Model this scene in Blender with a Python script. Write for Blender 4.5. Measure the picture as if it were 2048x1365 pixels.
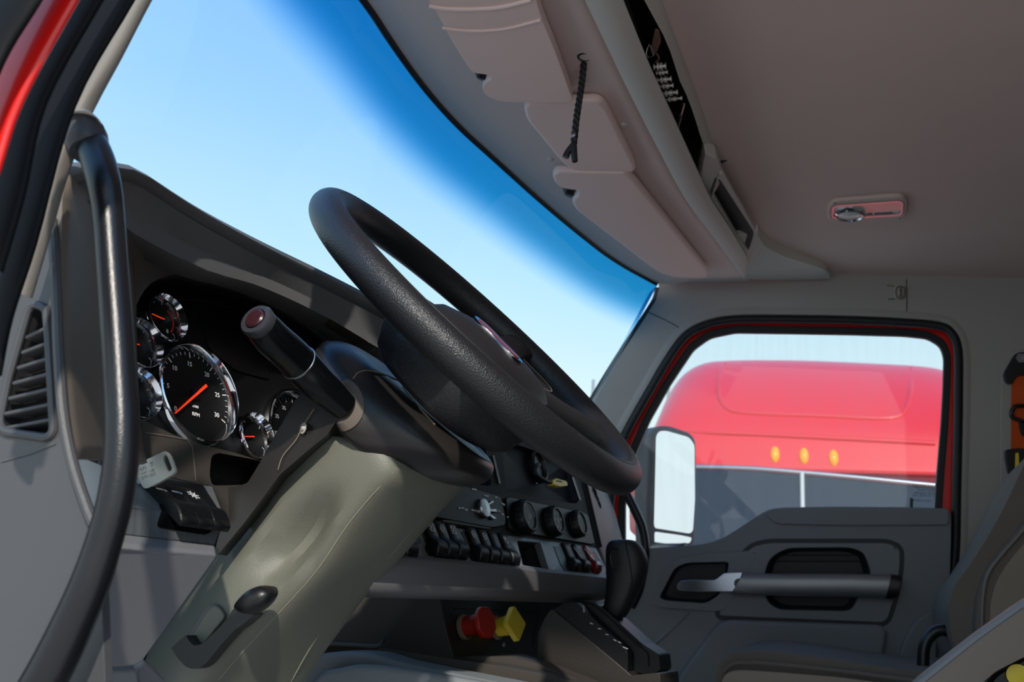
import bpy, bmesh, math, random
from mathutils import Vector as V, Matrix, noise
random.seed(4)
for o in list(bpy.data.objects): bpy.data.objects.remove(o)
SC = bpy.context.scene; COL = SC.collection
# ------------------------------------------------------------------ camera
W, H, F = 2048, 1365, 1850.0
PITCH, ROLL, YAW = (math.radians(a) for a in (15.6, 4.0, 18.0))
CAM = V((-1.42, 0, 1.72))
fw = V((math.cos(PITCH)*math.cos(YAW), math.cos(PITCH)*math.sin(YAW), math.sin(PITCH)))
r0 = fw.cross(V((0, 0, 1))).normalized(); u0 = r0.cross(fw)
RT = math.cos(ROLL)*r0+math.sin(ROLL)*u0; UP = math.cos(ROLL)*u0-math.sin(ROLL)*r0
cd = bpy.data.cameras.new('camera'); cam = bpy.data.objects.new('camera', cd); COL.objects.link(cam)
cam.matrix_world = Matrix(((RT.x, UP.x, -fw.x, CAM.x), (RT.y, UP.y, -fw.y, CAM.y), (RT.z, UP.z, -fw.z, CAM.z), (0, 0, 0, 1)))
cd.sensor_width = 36; cd.lens = 36*F/W; cd.clip_start = .02; cd.clip_end = 400
cd.dof.use_dof = True; cd.dof.focus_distance = .98; cd.dof.aperture_fstop = 11
SC.camera = cam
SC.view_settings.view_transform = 'Standard'; SC.view_settings.look = 'None'
SC.view_settings.gamma = 1; SC.view_settings.use_curve_mapping = False
SC.view_settings.exposure = 0.22
SC.cycles.max_bounces = 10; SC.cycles.diffuse_bounces = 5; SC.cycles.transparent_max_bounces = 16
# ------------------------------------------------------------------ world: daylight sky, paler toward the horizon
wd = bpy.data.worlds.new('daylight_sky'); SC.world = wd; wd.use_nodes = True
nt = wd.node_tree; nt.nodes.clear()
wo = nt.nodes.new('ShaderNodeOutputWorld'); bg = nt.nodes.new('ShaderNodeBackground')
tc = nt.nodes.new('ShaderNodeTexCoord'); sx = nt.nodes.new('ShaderNodeSeparateXYZ'); rmp = nt.nodes.new('ShaderNodeValToRGB')
nt.links.new(tc.outputs['Generated'], sx.inputs[0]); nt.links.new(sx.outputs['Z'], rmp.inputs[0])
el = rmp.color_ramp.elements
el[0].position = 0; el[0].color = (.93, 1.0, 1.02, 1); el[1].position = 1; el[1].color = (.16, .40, .90, 1)
for p_, c_ in ((.17, (.84, .97, 1.0, 1)), (.32, (.58, .85, 1.0, 1)), (.48, (.37, .67, 1.0, 1)), (.62, (.28, .56, 1.0, 1))):
    e_ = el.new(p_); e_.color = c_
nt.links.new(rmp.outputs[0], bg.inputs[0]); bg.inputs[1].default_value = 0.92
nt.links.new(bg.outputs[0], wo.inputs[0])
# ------------------------------------------------------------------ sun, high behind the driver's door
sd = bpy.data.lights.new('sun', 'SUN'); sd.energy = 3.2; sd.angle = math.radians(1.5); sd.color = (1, .93, .83)
sun = bpy.data.objects.new('sun', sd); COL.objects.link(sun)
SUNDIR = V((-.76, -.34, .56)).normalized()          # toward the sun
sun.rotation_euler = SUNDIR.to_track_quat('Z', 'Y').to_euler()

# ------------------------------------------------------------------ helpers
def ray(px, py): return (px-W/2)/F*RT+(H/2-py)/F*UP+fw
def X(px, py, x): d = ray(px, py); return CAM+d*((x-CAM.x)/d.x)
def Z(px, py, z): d = ray(px, py); return CAM+d*((z-CAM.z)/d.z)
def Y(px, py, y): d = ray(px, py); return CAM+d*((y-CAM.y)/d.y)
def depth(p): return (p-CAM).dot(fw)
class Fr:
    "a flat face of the cab: origin, e1 to the right, e2 up the face, n toward the cabin"
    def __init__(s, o, e1, e2):
        s.o = V(o); s.a = V(e1).normalized(); s.b = (V(e2)-s.a*V(e2).dot(s.a)).normalized(); s.n = s.a.cross(s.b)
    def p(s, px, py, off=0):
        d = ray(px, py); o = s.o+s.n*off; return CAM+d*((o-CAM).dot(s.n)/d.dot(s.n))
    def l(s, a, b, c=0): return s.o+s.a*a+s.b*b+s.n*c
    def uv(s, p): q = p-s.o; return q.dot(s.a), q.dot(s.b)
    def at(s, px, py, off=0): return Fr(s.p(px, py, off), s.a, s.b)
def srgb(h):
    c = [int(h[i:i+2], 16)/255 for i in (0, 2, 4)]
    return tuple(x/12.92 if x <= .04045 else ((x+.055)/1.055)**2.4 for x in c)+(1,)
MATS = {}
def mat(name, col, rough=.5, metal=0, grain=0, bump=.2, kind='noise', coat=0, spec=.5, emit=0, mott=0, stretch=None, sheen=0):
    if name in MATS: return MATS[name]
    m = bpy.data.materials.new(name); m.use_nodes = True; t = m.node_tree; b = t.nodes['Principled BSDF']
    c = srgb(col); b.inputs['Base Color'].default_value = c; b.inputs['Roughness'].default_value = rough
    b.inputs['Metallic'].default_value = metal; b.inputs['Coat Weight'].default_value = coat
    b.inputs['Specular IOR Level'].default_value = spec; b.inputs['Sheen Weight'].default_value = sheen
    if emit: b.inputs['Emission Color'].default_value = c; b.inputs['Emission Strength'].default_value = emit
    if grain or mott:
        tcn = t.nodes.new('ShaderNodeTexCoord'); mp = t.nodes.new('ShaderNodeMapping'); t.links.new(tcn.outputs['Object'], mp.inputs[0])
        if stretch: mp.inputs['Scale'].default_value = stretch
    if grain:
        if kind == 'voronoi':
            n = t.nodes.new('ShaderNodeTexVoronoi'); n.feature = 'SMOOTH_F1'; out = n.outputs['Distance']
        else:
            n = t.nodes.new('ShaderNodeTexNoise'); n.inputs['Detail'].default_value = 3; out = n.outputs[0]
        n.inputs['Scale'].default_value = grain; t.links.new(mp.outputs[0], n.inputs['Vector'])
        bp = t.nodes.new('ShaderNodeBump'); bp.inputs['Strength'].default_value = bump; bp.inputs['Distance'].default_value = .0006
        t.links.new(out, bp.inputs['Height']); t.links.new(bp.outputs[0], b.inputs['Normal'])
    if mott:
        n2 = t.nodes.new('ShaderNodeTexNoise'); n2.inputs['Scale'].default_value = 9; n2.inputs['Detail'].default_value = 5
        if stretch: n2.inputs['Scale'].default_value = grain
        t.links.new(mp.outputs[0], n2.inputs['Vector'])
        mx = t.nodes.new('ShaderNodeMix'); mx.data_type = 'RGBA'
        mx.inputs[6].default_value = tuple(x*(1-mott) for x in c[:3])+(1,); mx.inputs[7].default_value = tuple(min(1, x*(1+mott)) for x in c[:3])+(1,)
        t.links.new(n2.outputs[0], mx.inputs[0]); t.links.new(mx.outputs[2], b.inputs['Base Color'])
    MATS[name] = m; return m
def glass(name, tint=(1, 1, 1), refl=1.0, band=False, dust=0):
    m = bpy.data.materials.new(name); m.use_nodes = True; t = m.node_tree; t.nodes.clear()
    o = t.nodes.new('ShaderNodeOutputMaterial'); tr = t.nodes.new('ShaderNodeBsdfTransparent'); gl = t.nodes.new('ShaderNodeBsdfGlossy')
    gl.inputs['Roughness'].default_value = 0.01; mx = t.nodes.new('ShaderNodeMixShader'); fr = t.nodes.new('ShaderNodeLayerWeight'); fr.inputs[0].default_value = .5
    pw = t.nodes.new('ShaderNodeMath'); pw.operation = 'POWER'; pw.inputs[1].default_value = 4; t.links.new(fr.outputs[1], pw.inputs[0])
    mu = t.nodes.new('ShaderNodeMath'); mu.operation = 'MULTIPLY_ADD'; mu.inputs[1].default_value = .5*refl; mu.inputs[2].default_value = .04*refl
    tr.inputs[0].default_value = (*tint, 1)
    if band:   # sun band along the top of the windscreen, by the distance below the top edge kept in the uv
        uvn = t.nodes.new('ShaderNodeUVMap'); sp = t.nodes.new('ShaderNodeSeparateXYZ'); r = t.nodes.new('ShaderNodeValToRGB')
        nz = t.nodes.new('ShaderNodeTexNoise'); nz.inputs['Scale'].default_value = 3
        t.links.new(uvn.outputs[0], sp.inputs[0]); t.links.new(sp.outputs['Y'], r.inputs[0])
        e = r.color_ramp.elements; r.color_ramp.interpolation = 'B_SPLINE'
        e[0].position = 0; e[0].color = (.018, .26, .50, 1); e[1].position = 1; e[1].color = (.98, 1, 1, 1)
        for p_, c_ in ((.055, (.02, .28, .53, 1)), (.085, (.045, .36, .66, 1)), (.115, (.40, .70, .95, 1)), (.150, (.95, .99, 1, 1))):
            q = e.new(p_); q.color = c_
        t.links.new(r.outputs[0], tr.inputs[0])
    t.links.new(pw.outputs[0], mu.inputs[0]); t.links.new(mu.outputs[0], mx.inputs[0]); t.links.new(tr.outputs[0], mx.inputs[1]); t.links.new(gl.outputs[0], mx.inputs[2])
    if dust:   # dried water streaks and dust on the pane
        df = t.nodes.new('ShaderNodeBsdfDiffuse'); df.inputs[0].default_value = (.9, .88, .86, 1); tl = t.nodes.new('ShaderNodeBsdfTranslucent'); tl.inputs[0].default_value = (.9, .88, .86, 1)
        ad = t.nodes.new('ShaderNodeMixShader'); t.links.new(df.outputs[0], ad.inputs[1]); t.links.new(tl.outputs[0], ad.inputs[2])
        tcn = t.nodes.new('ShaderNodeTexCoord'); mp = t.nodes.new('ShaderNodeMapping'); mp.inputs['Scale'].default_value = (60, 60, 3); nz = t.nodes.new('ShaderNodeTexNoise'); nz.inputs['Scale'].default_value = 1; nz.inputs['Detail'].default_value = 4
        t.links.new(tcn.outputs['Object'], mp.inputs[0]); t.links.new(mp.outputs[0], nz.inputs['Vector'])
        mr = t.nodes.new('ShaderNodeMapRange'); mr.inputs[1].default_value = .35; mr.inputs[2].default_value = .7; mr.inputs[3].default_value = dust*.75; mr.inputs[4].default_value = dust*1.25
        m2 = t.nodes.new('ShaderNodeMixShader'); t.links.new(nz.outputs[0], mr.inputs[0]); t.links.new(mr.outputs[0], m2.inputs[0]); t.links.new(mx.outputs[0], m2.inputs[1]); t.links.new(ad.outputs[0], m2.inputs[2]); mx = m2
    t.links.new(mx.outputs[0], o.inputs[0]); MATS[name] = m; return m

ROOT = {}
def tag(o, label=None, cat=None, group=None, kind=None):
    if label: o['label'] = label
    if cat: o['category'] = cat
    if group: o['group'] = group
    if kind: o['kind'] = kind
    return o
def thing(name, loc, label, cat, group=None, kind=None):
    o = bpy.data.objects.new(name, None); COL.objects.link(o); o.location = loc; o.empty_display_size = .05
    ROOT[o.name] = V(loc); return tag(o, label, cat, group, kind)
def mk(name, vs, fs, m, parent=None, smooth=True, bev=0, sub=0, segs=3, angle=35, label=None, cat=None, group=None, kind=None, origin=None, uvs=None):
    base = ROOT[parent.name] if parent else V(origin if origin is not None else (sum((V(v) for v in vs), V())/max(1, len(vs))))
    me = bpy.data.meshes.new(name); me.from_pydata([V(v)-base for v in vs], [], fs)
    if uvs:
        ul = me.uv_layers.new(name='UVMap')
        for lp in me.loops: ul.data[lp.index].uv = uvs[lp.vertex_index]
    bm = bmesh.new(); bm.from_mesh(me); bmesh.ops.recalc_face_normals(bm, faces=bm.faces); bm.to_mesh(me); bm.free()
    for ms in (m if isinstance(m, (list, tuple)) else [m]): me.materials.append(ms)
    if smooth:
        me.polygons.foreach_set('use_smooth', [True]*len(me.polygons)); me.set_sharp_from_angle(angle=math.radians(angle))
    o = bpy.data.objects.new(name, me); COL.objects.link(o)
    if parent: o.parent = parent; ROOT[o.name] = base
    else: o.location = base; ROOT[o.name] = base
    if bev:
        b = o.modifiers.new('bevel', 'BEVEL'); b.width = bev; b.segments = segs; b.limit_method = 'ANGLE'; b.angle_limit = math.radians(30); b.harden_normals = False
    if sub:
        s = o.modifiers.new('subdivision', 'SUBSURF'); s.levels = sub; s.render_levels = sub
    return tag(o, label, cat, group, kind)
def cr(pts, n=6, closed=False):
    pts = [V(p) for p in pts]; N = len(pts); out = []
    rng = range(N if closed else N-1)
    for i in rng:
        g = (lambda k: pts[k % N]) if closed else (lambda k: pts[min(max(k, 0), N-1)])
        a, b, c, d = g(i-1), g(i), g(i+1), g(i+2)
        for j in range(n):
            t = j/n
            out.append(.5*((2*b)+(c-a)*t+(2*a-5*b+4*c-d)*t*t+(3*b-a-3*c+d)*t**3))
    if not closed: out.append(pts[-1])
    return out
def rnd(pts, r, n=5):
    "round the corners of a closed 2d/3d outline; r one number or one per corner"
    pts = [V(p) for p in pts]; N = len(pts); out = []
    for i in range(N):
        a, b, c = pts[i-1], pts[i], pts[(i+1) % N]; rr = r[i] if isinstance(r, (list, tuple)) else r
        la, lc = (a-b).length, (c-b).length; k = min(rr, la*.48, lc*.48)
        if k <= 0: out.append(b); continue
        p, q = b+(a-b)*(k/la), b+(c-b)*(k/lc)
        for j in range(n+1):
            t = j/n; out.append((1-t)**2*p+2*t*(1-t)*b+t*t*q)
    return out
def slab(name, loop, thick, m, parent=None, holes=(), bev=0, **kw):
    "outline with real thickness: loop and holes are lists of 3d points, thick the vector to the back face"
    bm = bmesh.new(); loops = [list(loop)]+[list(h) for h in holes]; es = []
    for L in loops:
        vv = [bm.verts.new(p) for p in L]
        for i in range(len(vv)): es.append(bm.edges.new((vv[i], vv[(i+1) % len(vv)])))
    if len(loops) == 1:
        fs = [bm.faces.new([v for v in bm.verts])]
    else:
        fs = [g for g in bmesh.ops.triangle_fill(bm, edges=es, use_beauty=True)['geom'] if isinstance(g, bmesh.types.BMFace)]
    bm.verts.ensure_lookup_table(); bm.verts.index_update()
    n = len(bm.verts); vs = [v.co.copy() for v in bm.verts]; T = V(thick)
    faces = [[v.index for v in f.verts] for f in bm.faces]; bm.free()
    vs2 = vs+[v+T for v in vs]; fs2 = faces+[[i+n for i in reversed(f)] for f in faces]; k = 0
    for L in loops:
        c = len(L)
        for i in range(c): a, b = k+i, k+(i+1) % c; fs2.append([a, b, b+n, a+n])
        k += c
    return mk(name, vs2, fs2, m, parent, bev=bev, **kw)
def loft(name, rows, m, parent=None, closed=False, cap=False, **kw):
    R_, C_ = len(rows), len(rows[0]); vs = [p for r in rows for p in r]; fs = []
    for i in range(R_-1):
        for j in range(C_ if closed else C_-1):
            a = i*C_+j; b = i*C_+(j+1) % C_; fs.append([a, b, b+C_, a+C_])
    if cap and closed: fs.append(list(range(C_))[::-1]); fs.append([(R_-1)*C_+j for j in range(C_)])
    return mk(name, vs, fs, m, parent, **kw)
def shell(name, rows, thick, m, parent=None, **kw):
    "open lofted skin given a thickness"
    o = loft(name, rows, m, parent, **kw); s = o.modifiers.new('thickness', 'SOLIDIFY'); s.thickness = thick; s.offset = 0
    return o
def tube(name, pts, r, m, parent=None, seg=20, n=6, flat=None, closed=False, cap=True, smoothpath=True, **kw):
    P = cr(pts, n, closed) if smoothpath else [V(p) for p in pts]
    rs = r if isinstance(r, (list, tuple)) else [r]*len(pts)
    if smoothpath: RR = [v.x for v in cr([V((q, 0, 0)) for q in rs], n, closed)]
    else: RR = list(rs)
    rows = []; up = None; N = len(P)
    for i, p in enumerate(P):
        if closed: t = (P[(i+1) % N]-P[i-1]).normalized()
        else: t = (P[min(i+1, N-1)]-P[max(i-1, 0)]).normalized()
        if up is None: up = t.orthogonal().normalized() if flat is None else V(flat[0])
        up = (up-t*up.dot(t)).normalized(); s = t.cross(up); f = flat[1] if flat else 1
        rows.append([p+(up*math.cos(a)*RR[i]*f+s*math.sin(a)*RR[i]) for a in [2*math.pi*k/seg for k in range(seg)]])
    if closed: rows.append(rows[0])
    return loft(name, rows, m, parent, closed=True, cap=cap and not closed, **kw)
def lathe(name, fr, prof, m, parent=None, seg=48, cap=False, **kw):
    rows = [[fr.l(math.cos(a)*r, math.sin(a)*r, h) for a in [2*math.pi*k/seg for k in range(seg)]] for r, h in prof]
    return loft(name, rows, m, parent, closed=True, cap=cap, **kw)
def sil(name, st, m, parent=None, e=2.0, seg=24, cap=True, **kw):
    "rounded body from its two edges in side view: st = [(left px,py), (right px,py), x centre, half width in x]"
    rows = []
    for L, R_, xc, hw in st:
        a, b = X(*L, xc), X(*R_, xc); c = (a+b)/2; h = (b-a)/2; rr = []
        for k in range(seg):
            t = 2*math.pi*k/seg; ct, s_ = math.cos(t), math.sin(t)
            rr.append(c+h*(math.copysign(abs(ct)**(2/e), ct))+V((hw*math.copysign(abs(s_)**(2/e), s_), 0, 0)))
        rows.append(rr)
    return loft(name, rows, m, parent, closed=True, cap=cap, **kw)
def csil(st, n=4):
    "smooth a list of side view stations"
    f = lambda k: cr([V(k(s)) for s in st], n)
    L = f(lambda s: (*s[0], 0)); R_ = f(lambda s: (*s[1], 0)); xs = f(lambda s: (s[2], s[3], 0))
    return [((l.x, l.y), (r.x, r.y), q.x, q.y) for l, r, q in zip(L, R_, xs)]
from mathutils.bvhtree import BVHTree
_BV = {}
def onto(o, pts, lift=.0006):
    "points of a part's surface under the given sight lines"
    if o.name not in _BV:
        b = ROOT[o.name]; _BV[o.name] = BVHTree.FromPolygons([v.co+b for v in o.data.vertices], [list(p.vertices) for p in o.data.polygons])
    out = []
    for q in pts:
        d = ray(*q).normalized(); h = _BV[o.name].ray_cast(CAM, d)
        if h[0] is not None: out.append(h[0]-d*lift)
    return out
def boxf(name, fr, a0, a1, b0, b1, c0, c1, m, parent=None, bev=0, **kw):
    vs = [fr.l(a, b, c) for c in (c0, c1) for b in (b0, b1) for a in (a0, a1)]
    fs = [[0, 1, 3, 2], [4, 5, 7, 6], [0, 1, 5, 4], [2, 3, 7, 6], [0, 2, 6, 4], [1, 3, 7, 5]]
    return mk(name, vs, fs, m, parent, bev=bev, **kw)
def geo_box(a0, a1, b0, b1, c0, c1, fr):
    vs = [fr.l(a, b, c) for c in (c0, c1) for b in (b0, b1) for a in (a0, a1)]
    return vs, [[0, 1, 3, 2], [4, 5, 7, 6], [0, 1, 5, 4], [2, 3, 7, 6], [0, 2, 6, 4], [1, 3, 7, 5]]
def merge(parts):
    vs, fs = [], []
    for v, f in parts: k = len(vs); vs += list(v); fs += [[i+k for i in q] for q in f]
    return vs, fs
def text_geo(s, fr, a, b, size, c=.0004, ex=.0002, rot=0, align='CENTER'):
    cu = bpy.data.curves.new('t', 'FONT'); cu.body = s; cu.size = size; cu.align_x = align; cu.align_y = 'CENTER'; cu.extrude = ex; cu.resolution_u = 3
    o = bpy.data.objects.new('t', cu); COL.objects.link(o); bpy.context.view_layer.update()
    me = bpy.data.meshes.new_from_object(o.evaluated_get(bpy.context.evaluated_depsgraph_get()))
    ca, sa = math.cos(rot), math.sin(rot)
    vs = [fr.l(a+v.co.x*ca-v.co.y*sa, b+v.co.x*sa+v.co.y*ca, c+v.co.z) for v in me.vertices]; fs = [list(p.vertices) for p in me.polygons]
    bpy.data.objects.remove(o); bpy.data.meshes.remove(me); bpy.data.curves.remove(cu); return vs, fs
def line_geo(pts, fr, w, c=.0006, th=.0003):
    "flat stroke through 2d points on a face"
    out = []
    for (x0, y0), (x1, y1) in zip(pts[:-1], pts[1:]):
        d = V((x1-x0, y1-y0, 0)); L = d.length or 1e-6; d /= L; nn = V((-d.y, d.x, 0))*w/2; e = d*w*.3
        q = [V((x0, y0, 0))-nn-e, V((x1, y1, 0))-nn+e, V((x1, y1, 0))+nn+e, V((x0, y0, 0))+nn-e]
        vs = [fr.l(p.x, p.y, c) for p in q]+[fr.l(p.x, p.y, c-th) for p in q]
        out.append((vs, [[0, 1, 2, 3], [7, 6, 5, 4], [0, 1, 5, 4], [1, 2, 6, 5], [2, 3, 7, 6], [3, 0, 4, 7]]))
    return merge(out)
def bowl(name, loop, inward, shrink, m, parent=None, sag=None, **kw):
    "recess: outline pushed in along a vector, closing on a smaller floor"
    c = sum(loop, V())/len(loop); I = V(inward); rows = [loop]
    for k, s in ((.25, 1-.25*shrink*.3), (.7, 1-shrink*.5), (.95, 1-shrink*.85), (1, 1-shrink)):
        rows.append([c+(p-c)*s+I*k for p in loop])
    rows.append([c+(p-c)*.02+I for p in loop])
    return loft(name, rows, m, parent, closed=True, **kw)
def off2(poly, d):
    "offset a closed px outline outward by d"
    P = [V((*p, 0)) for p in poly]; N = len(P); ar = sum(P[i].x*P[(i+1) % N].y-P[(i+1) % N].x*P[i].y for i in range(N)); s = 1 if ar > 0 else -1; out = []
    for i in range(N):
        t = (P[(i+1) % N]-P[i-1]).normalized(); nn = V((t.y, -t.x, 0))*s; q = P[i]+nn*d; out.append((q.x, q.y))
    return out
def sm2(pts, n=5, closed=False): return [(p.x, p.y) for p in cr([V((*p, 0)) for p in pts], n, closed)]
def rn2(pts, r, n=5): return [(p.x, p.y) for p in rnd([V((*p, 0)) for p in pts], r, n)]

# ------------------------------------------------------------------ materials
TRIM = mat('grey_trim', 'cdc6bd', .62, grain=900, bump=.25)
PILM = mat('pillar_trim', '87817a', .6, grain=900, bump=.25)
RUBD = mat('door_seal_rubber', '0d0d10', .6, spec=.2)
TRIMB = mat('grey_trim_wall', 'a8a29b', .6, grain=900, bump=.25)
HEAD = mat('headliner_vinyl', 'dec6bc', .8, grain=1500, bump=.35, mott=.04)
FASC = mat('header_plastic', 'dfc9c0', .6, grain=900, bump=.2)
VIS = mat('visor_vinyl', 'f6d6cc', .55, grain=700, bump=.2)  # pink in visors and header partly stands for light bounced off red paint
DASH = mat('dash_charcoal', '5a5a5b', .55, grain=800, bump=.3)
BROWN = mat('dash_brown', '3f3a35', .55, grain=700, bump=.3)
CENT = mat('centre_black', '1c1d20', .6, spec=.25, grain=800, bump=.25)
CHEEK = mat('dash_taupe', '726960', .5, grain=700, bump=.3)
BLACKP = mat('black_plastic', '141416', .38)
GLOSS = mat('gloss_black', '08090b', .27)
PIANO = mat('piano_black_panel', '0b0c0e', .4, spec=.3)
RUB = mat('black_rubber', '121215', .55, grain=500, bump=.2)
LEA = mat('black_leather', '1c1c1f', .40, grain=950, bump=.75, kind='voronoi')
SMO = mat('smooth_black_vinyl', '1b1b1e', .5, grain=900, bump=.25)
SHR = mat('shroud_plastic', '262322', .33, grain=900, bump=.25)
BOOT = mat('olive_boot', '69695e', .5, grain=700, bump=.5)
CHR = mat('chrome', 'e6e6ea', .08, metal=1)
CHR2 = mat('satin_chrome', 'b8b8ba', .3, metal=1)
BRUSH = mat('brushed_metal_film', '6d7175', .42, metal=.35, grain=260, bump=.6, mott=.35, stretch=(1, .05, .05))
SILV = mat('silver_paint', '8a8a8c', .38, metal=.6)
KNEE = mat('grey_knee_panel', '77777b', .55, grain=800, bump=.25)
SIDE = mat('grey_side_panel', '4a4a4c', .42, grain=600, bump=.15, mott=.06)
RED = mat('red_body_paint', 'e01712', .3, coat=.6)
REDB = mat('red_truck_paint', 'd8161e', .4, coat=.4)
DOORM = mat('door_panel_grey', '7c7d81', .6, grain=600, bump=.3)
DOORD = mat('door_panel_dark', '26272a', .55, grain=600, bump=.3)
WHITE = mat('white_print', 'e8e8e8', .6)
DIMW = mat('grey_print', '9a9da0', .6)
NEED = mat('orange_needle', 'f0401c', .5, emit=.35)
REDP = mat('red_plastic', 'b32a1c', .4)
YELP = mat('yellow_plastic', 'ffdc3c', .38)
TAN = mat('tan_leather', '8b7a6b', .5, grain=300, bump=.35)
CLOTH = mat('brown_seat_fabric', '6d635b', .9, grain=420, bump=1.0, kind='voronoi', mott=.12)
ORG = mat('orange_webbing', 'd2500f', .8, grain=600, bump=.6)
AMB = mat('amber_lens', 'f59a1a', .25, emit=.15)
CONC = mat('yard_concrete', 'd0c4b4', .9, mott=.15, grain=20, bump=.2)
FLOORM = mat('floor_mat_grey', '7d8285', .55, grain=500, bump=.3)
DARK = mat('dark_recess', '19191a', .8)
NECK = mat('dark_glass_far', '3b4852', .15)
CLEAR = mat('clear_lens', 'dcdad2', .12, spec=.8)
KEYP = mat('key_plastic', 'c9c5b8', .4)
LEATHB = mat('brown_strap_leather', '7b5a4e', .6, grain=300, bump=.4)
SCUFF = mat('scuffed_edge', '8b7c68', .8)
MIR = mat('mirror_glass', 'f4f6f8', .02, metal=1)
FILM = mat('reddish_lens', '6e1414', .25)
NAVY = mat('screen_blank', '151c28', .6, spec=.25)
BRD = mat('console_dark_brown', '28231f', .45, grain=700, bump=.4)
SWB = mat('switch_black', '101113', .42, spec=.3)
RADB = mat('radio_black', '090a0b', .4, spec=.25)
FIT = mat('dull_fitting_metal', 'd8d4cc', .3, metal=.5)
WEDGE = mat('bright_brushed_film', 'a9adb0', .38, metal=.4, grain=260, bump=.6, mott=.3, stretch=(1, .05, .05))
DOT = mat('glass_print', '20242a', .6)
GLW = glass('windscreen_glass', band=True, refl=.5)
GLD = glass('door_glass', tint=(.97, .99, .99), refl=.7, dust=.05)
GLC = glass('gauge_lens', refl=1.0)
ZAX = V((0, 0, 1)); XAX = V((1, 0, 0)); YAX = V((0, 1, 0))
# frames of the cab
DA = V((math.cos(math.radians(9.9)), -math.sin(math.radians(9.9)), 0))      # along the dash, to the passenger side
def tilt(e): nn = V((DA.y*math.cos(e), -DA.x*math.cos(e), math.sin(e))); return nn.cross(DA)
WALLO = V((1.0, 0, 2.0)); WN = V((-1, 0, -.08)).normalized()
WF = Fr(WALLO, V((0, -1, 0)), V((-.08, 0, 1)))              # passenger side wall, e1 toward the rear
assert WF.n.x < 0
def CEILZ(y): return 2.586+.0625*y
CF = Fr((0, 0, 2.586), V((0, -1, -.0625)), V((-1, 0, 0)))   # ceiling face, n down
if CF.n.z > 0: CF = Fr((0, 0, 2.586), V((0, -1, -.0625)), V((1, 0, 0)))
assert CF.n.z < 0
# ================================================================== SETTING
mk('ground', [(-30, -30, 0), (60, -30, 0), (60, 60, 0), (-30, 60, 0)], [[0, 1, 2, 3]], CONC, smooth=False, kind='structure')
wp = lambda px, py, off=0: WF.p(px, py, off)
# --- passenger side wall with the door opening
H1 = [(1246, 867), (1295, 779), (1339, 705), (1374, 663), (1422, 641), (1479, 633), (1588, 633), (1700, 635), (1808, 640), (1880, 647), (1908, 664), (1922, 700), (1923, 780),
      (1922, 867), (1919, 1000), (1917, 1100), (1906, 1200), (1897, 1300), (1892, 1420), (1230, 1420), (1216, 1300), (1213, 1180), (1212, 1080), (1216, 1000), (1228, 920)]
H1s = [q for q in sm2(H1, 4, True)]
outer = [WF.l(-1.15, 1.05), WF.l(-1.15, -.85), WF.l(1.15, -.85), WF.l(1.15, 1.05)]
# windscreen side edge of the wall follows the pillar
pil = [(1316, 560), (1318, 577), (1312, 600), (1290, 636), (1240, 712), (1189, 795), (1150, 860), (1110, 930)]
P3 = [wp(*q) for q in pil]
top_y = P3[0].y
outer = [V((WF.l(0, .62).x, top_y+.02, 2.63)), *P3, V((1.03, .95, 1.98)), V((1.1, .95, 1.05)), WF.l(1.35, -.95), WF.l(1.35, .66)]
outer = [WF.l(*WF.uv(p)) for p in outer]
slab('wall_right', outer, -WN*.02, TRIMB, holes=[[wp(*q) for q in H1s]], kind='structure', smooth=True, label=None)
# rounded return around the opening
rows = [[wp(*q, -.004) for q in off2(H1s, 0)], [wp(*q, .004) for q in off2(H1s, 4)], [wp(*q, .004) for q in off2(H1s, 12)], [wp(*q, -.003) for q in off2(H1s, 22)]]
loft('trim_1', rows, TRIMB, closed=True, kind='structure')
# pillar cover seams and the small access cover of the wall
def seam(name, pts, fr, w, m, c=.0006, parent=None, **kw):
    vs, fs = line_geo([fr.uv(fr.p(*q)) for q in pts], fr, w, c); return mk(name, vs, fs, m, parent, smooth=False, **kw)
seam('trim_2', [(1297, 625), (1330, 640), (1352, 652), (1372, 664)], WF, .0022, DARK, kind='structure')
seam('trim_3', [(1813, 559), (1814, 600), (1813, 634)], WF, .002, DARK, kind='structure')
seam('trim_4', [(1908, 1110), (1945, 1112), (1990, 1115)], WF, .0025, DARK, kind='structure')
# seal, red jamb, black window frame and glass
tube('trim_5', [wp(*q, -.002) for q in off2(H1s, -6)][::2], .0105, RUB, closed=True, n=2, seg=12, kind='structure')
H3 = [(1250, 1010), (1262, 930), (1299, 843), (1339, 772), (1387, 700), (1420, 676), (1470, 665.5), (1588, 667), (1700, 669), (1808, 672), (1855, 677), (1880, 692), (1888, 715), (1886, 779), (1882, 850), (1873, 960), (1868, 1040), (1868, 1110), (1250, 1110)]
H3s = rn2(H3, 10, 3)
Jin = off2(H1s, -16); Jout = off2(H1s, 14)
slab('trim_6', [wp(*q, -.034) for q in Jout], -WN*.02, RED, holes=[[wp(*q, -.034) for q in off2(H3s, 9)]], kind='structure')

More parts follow.
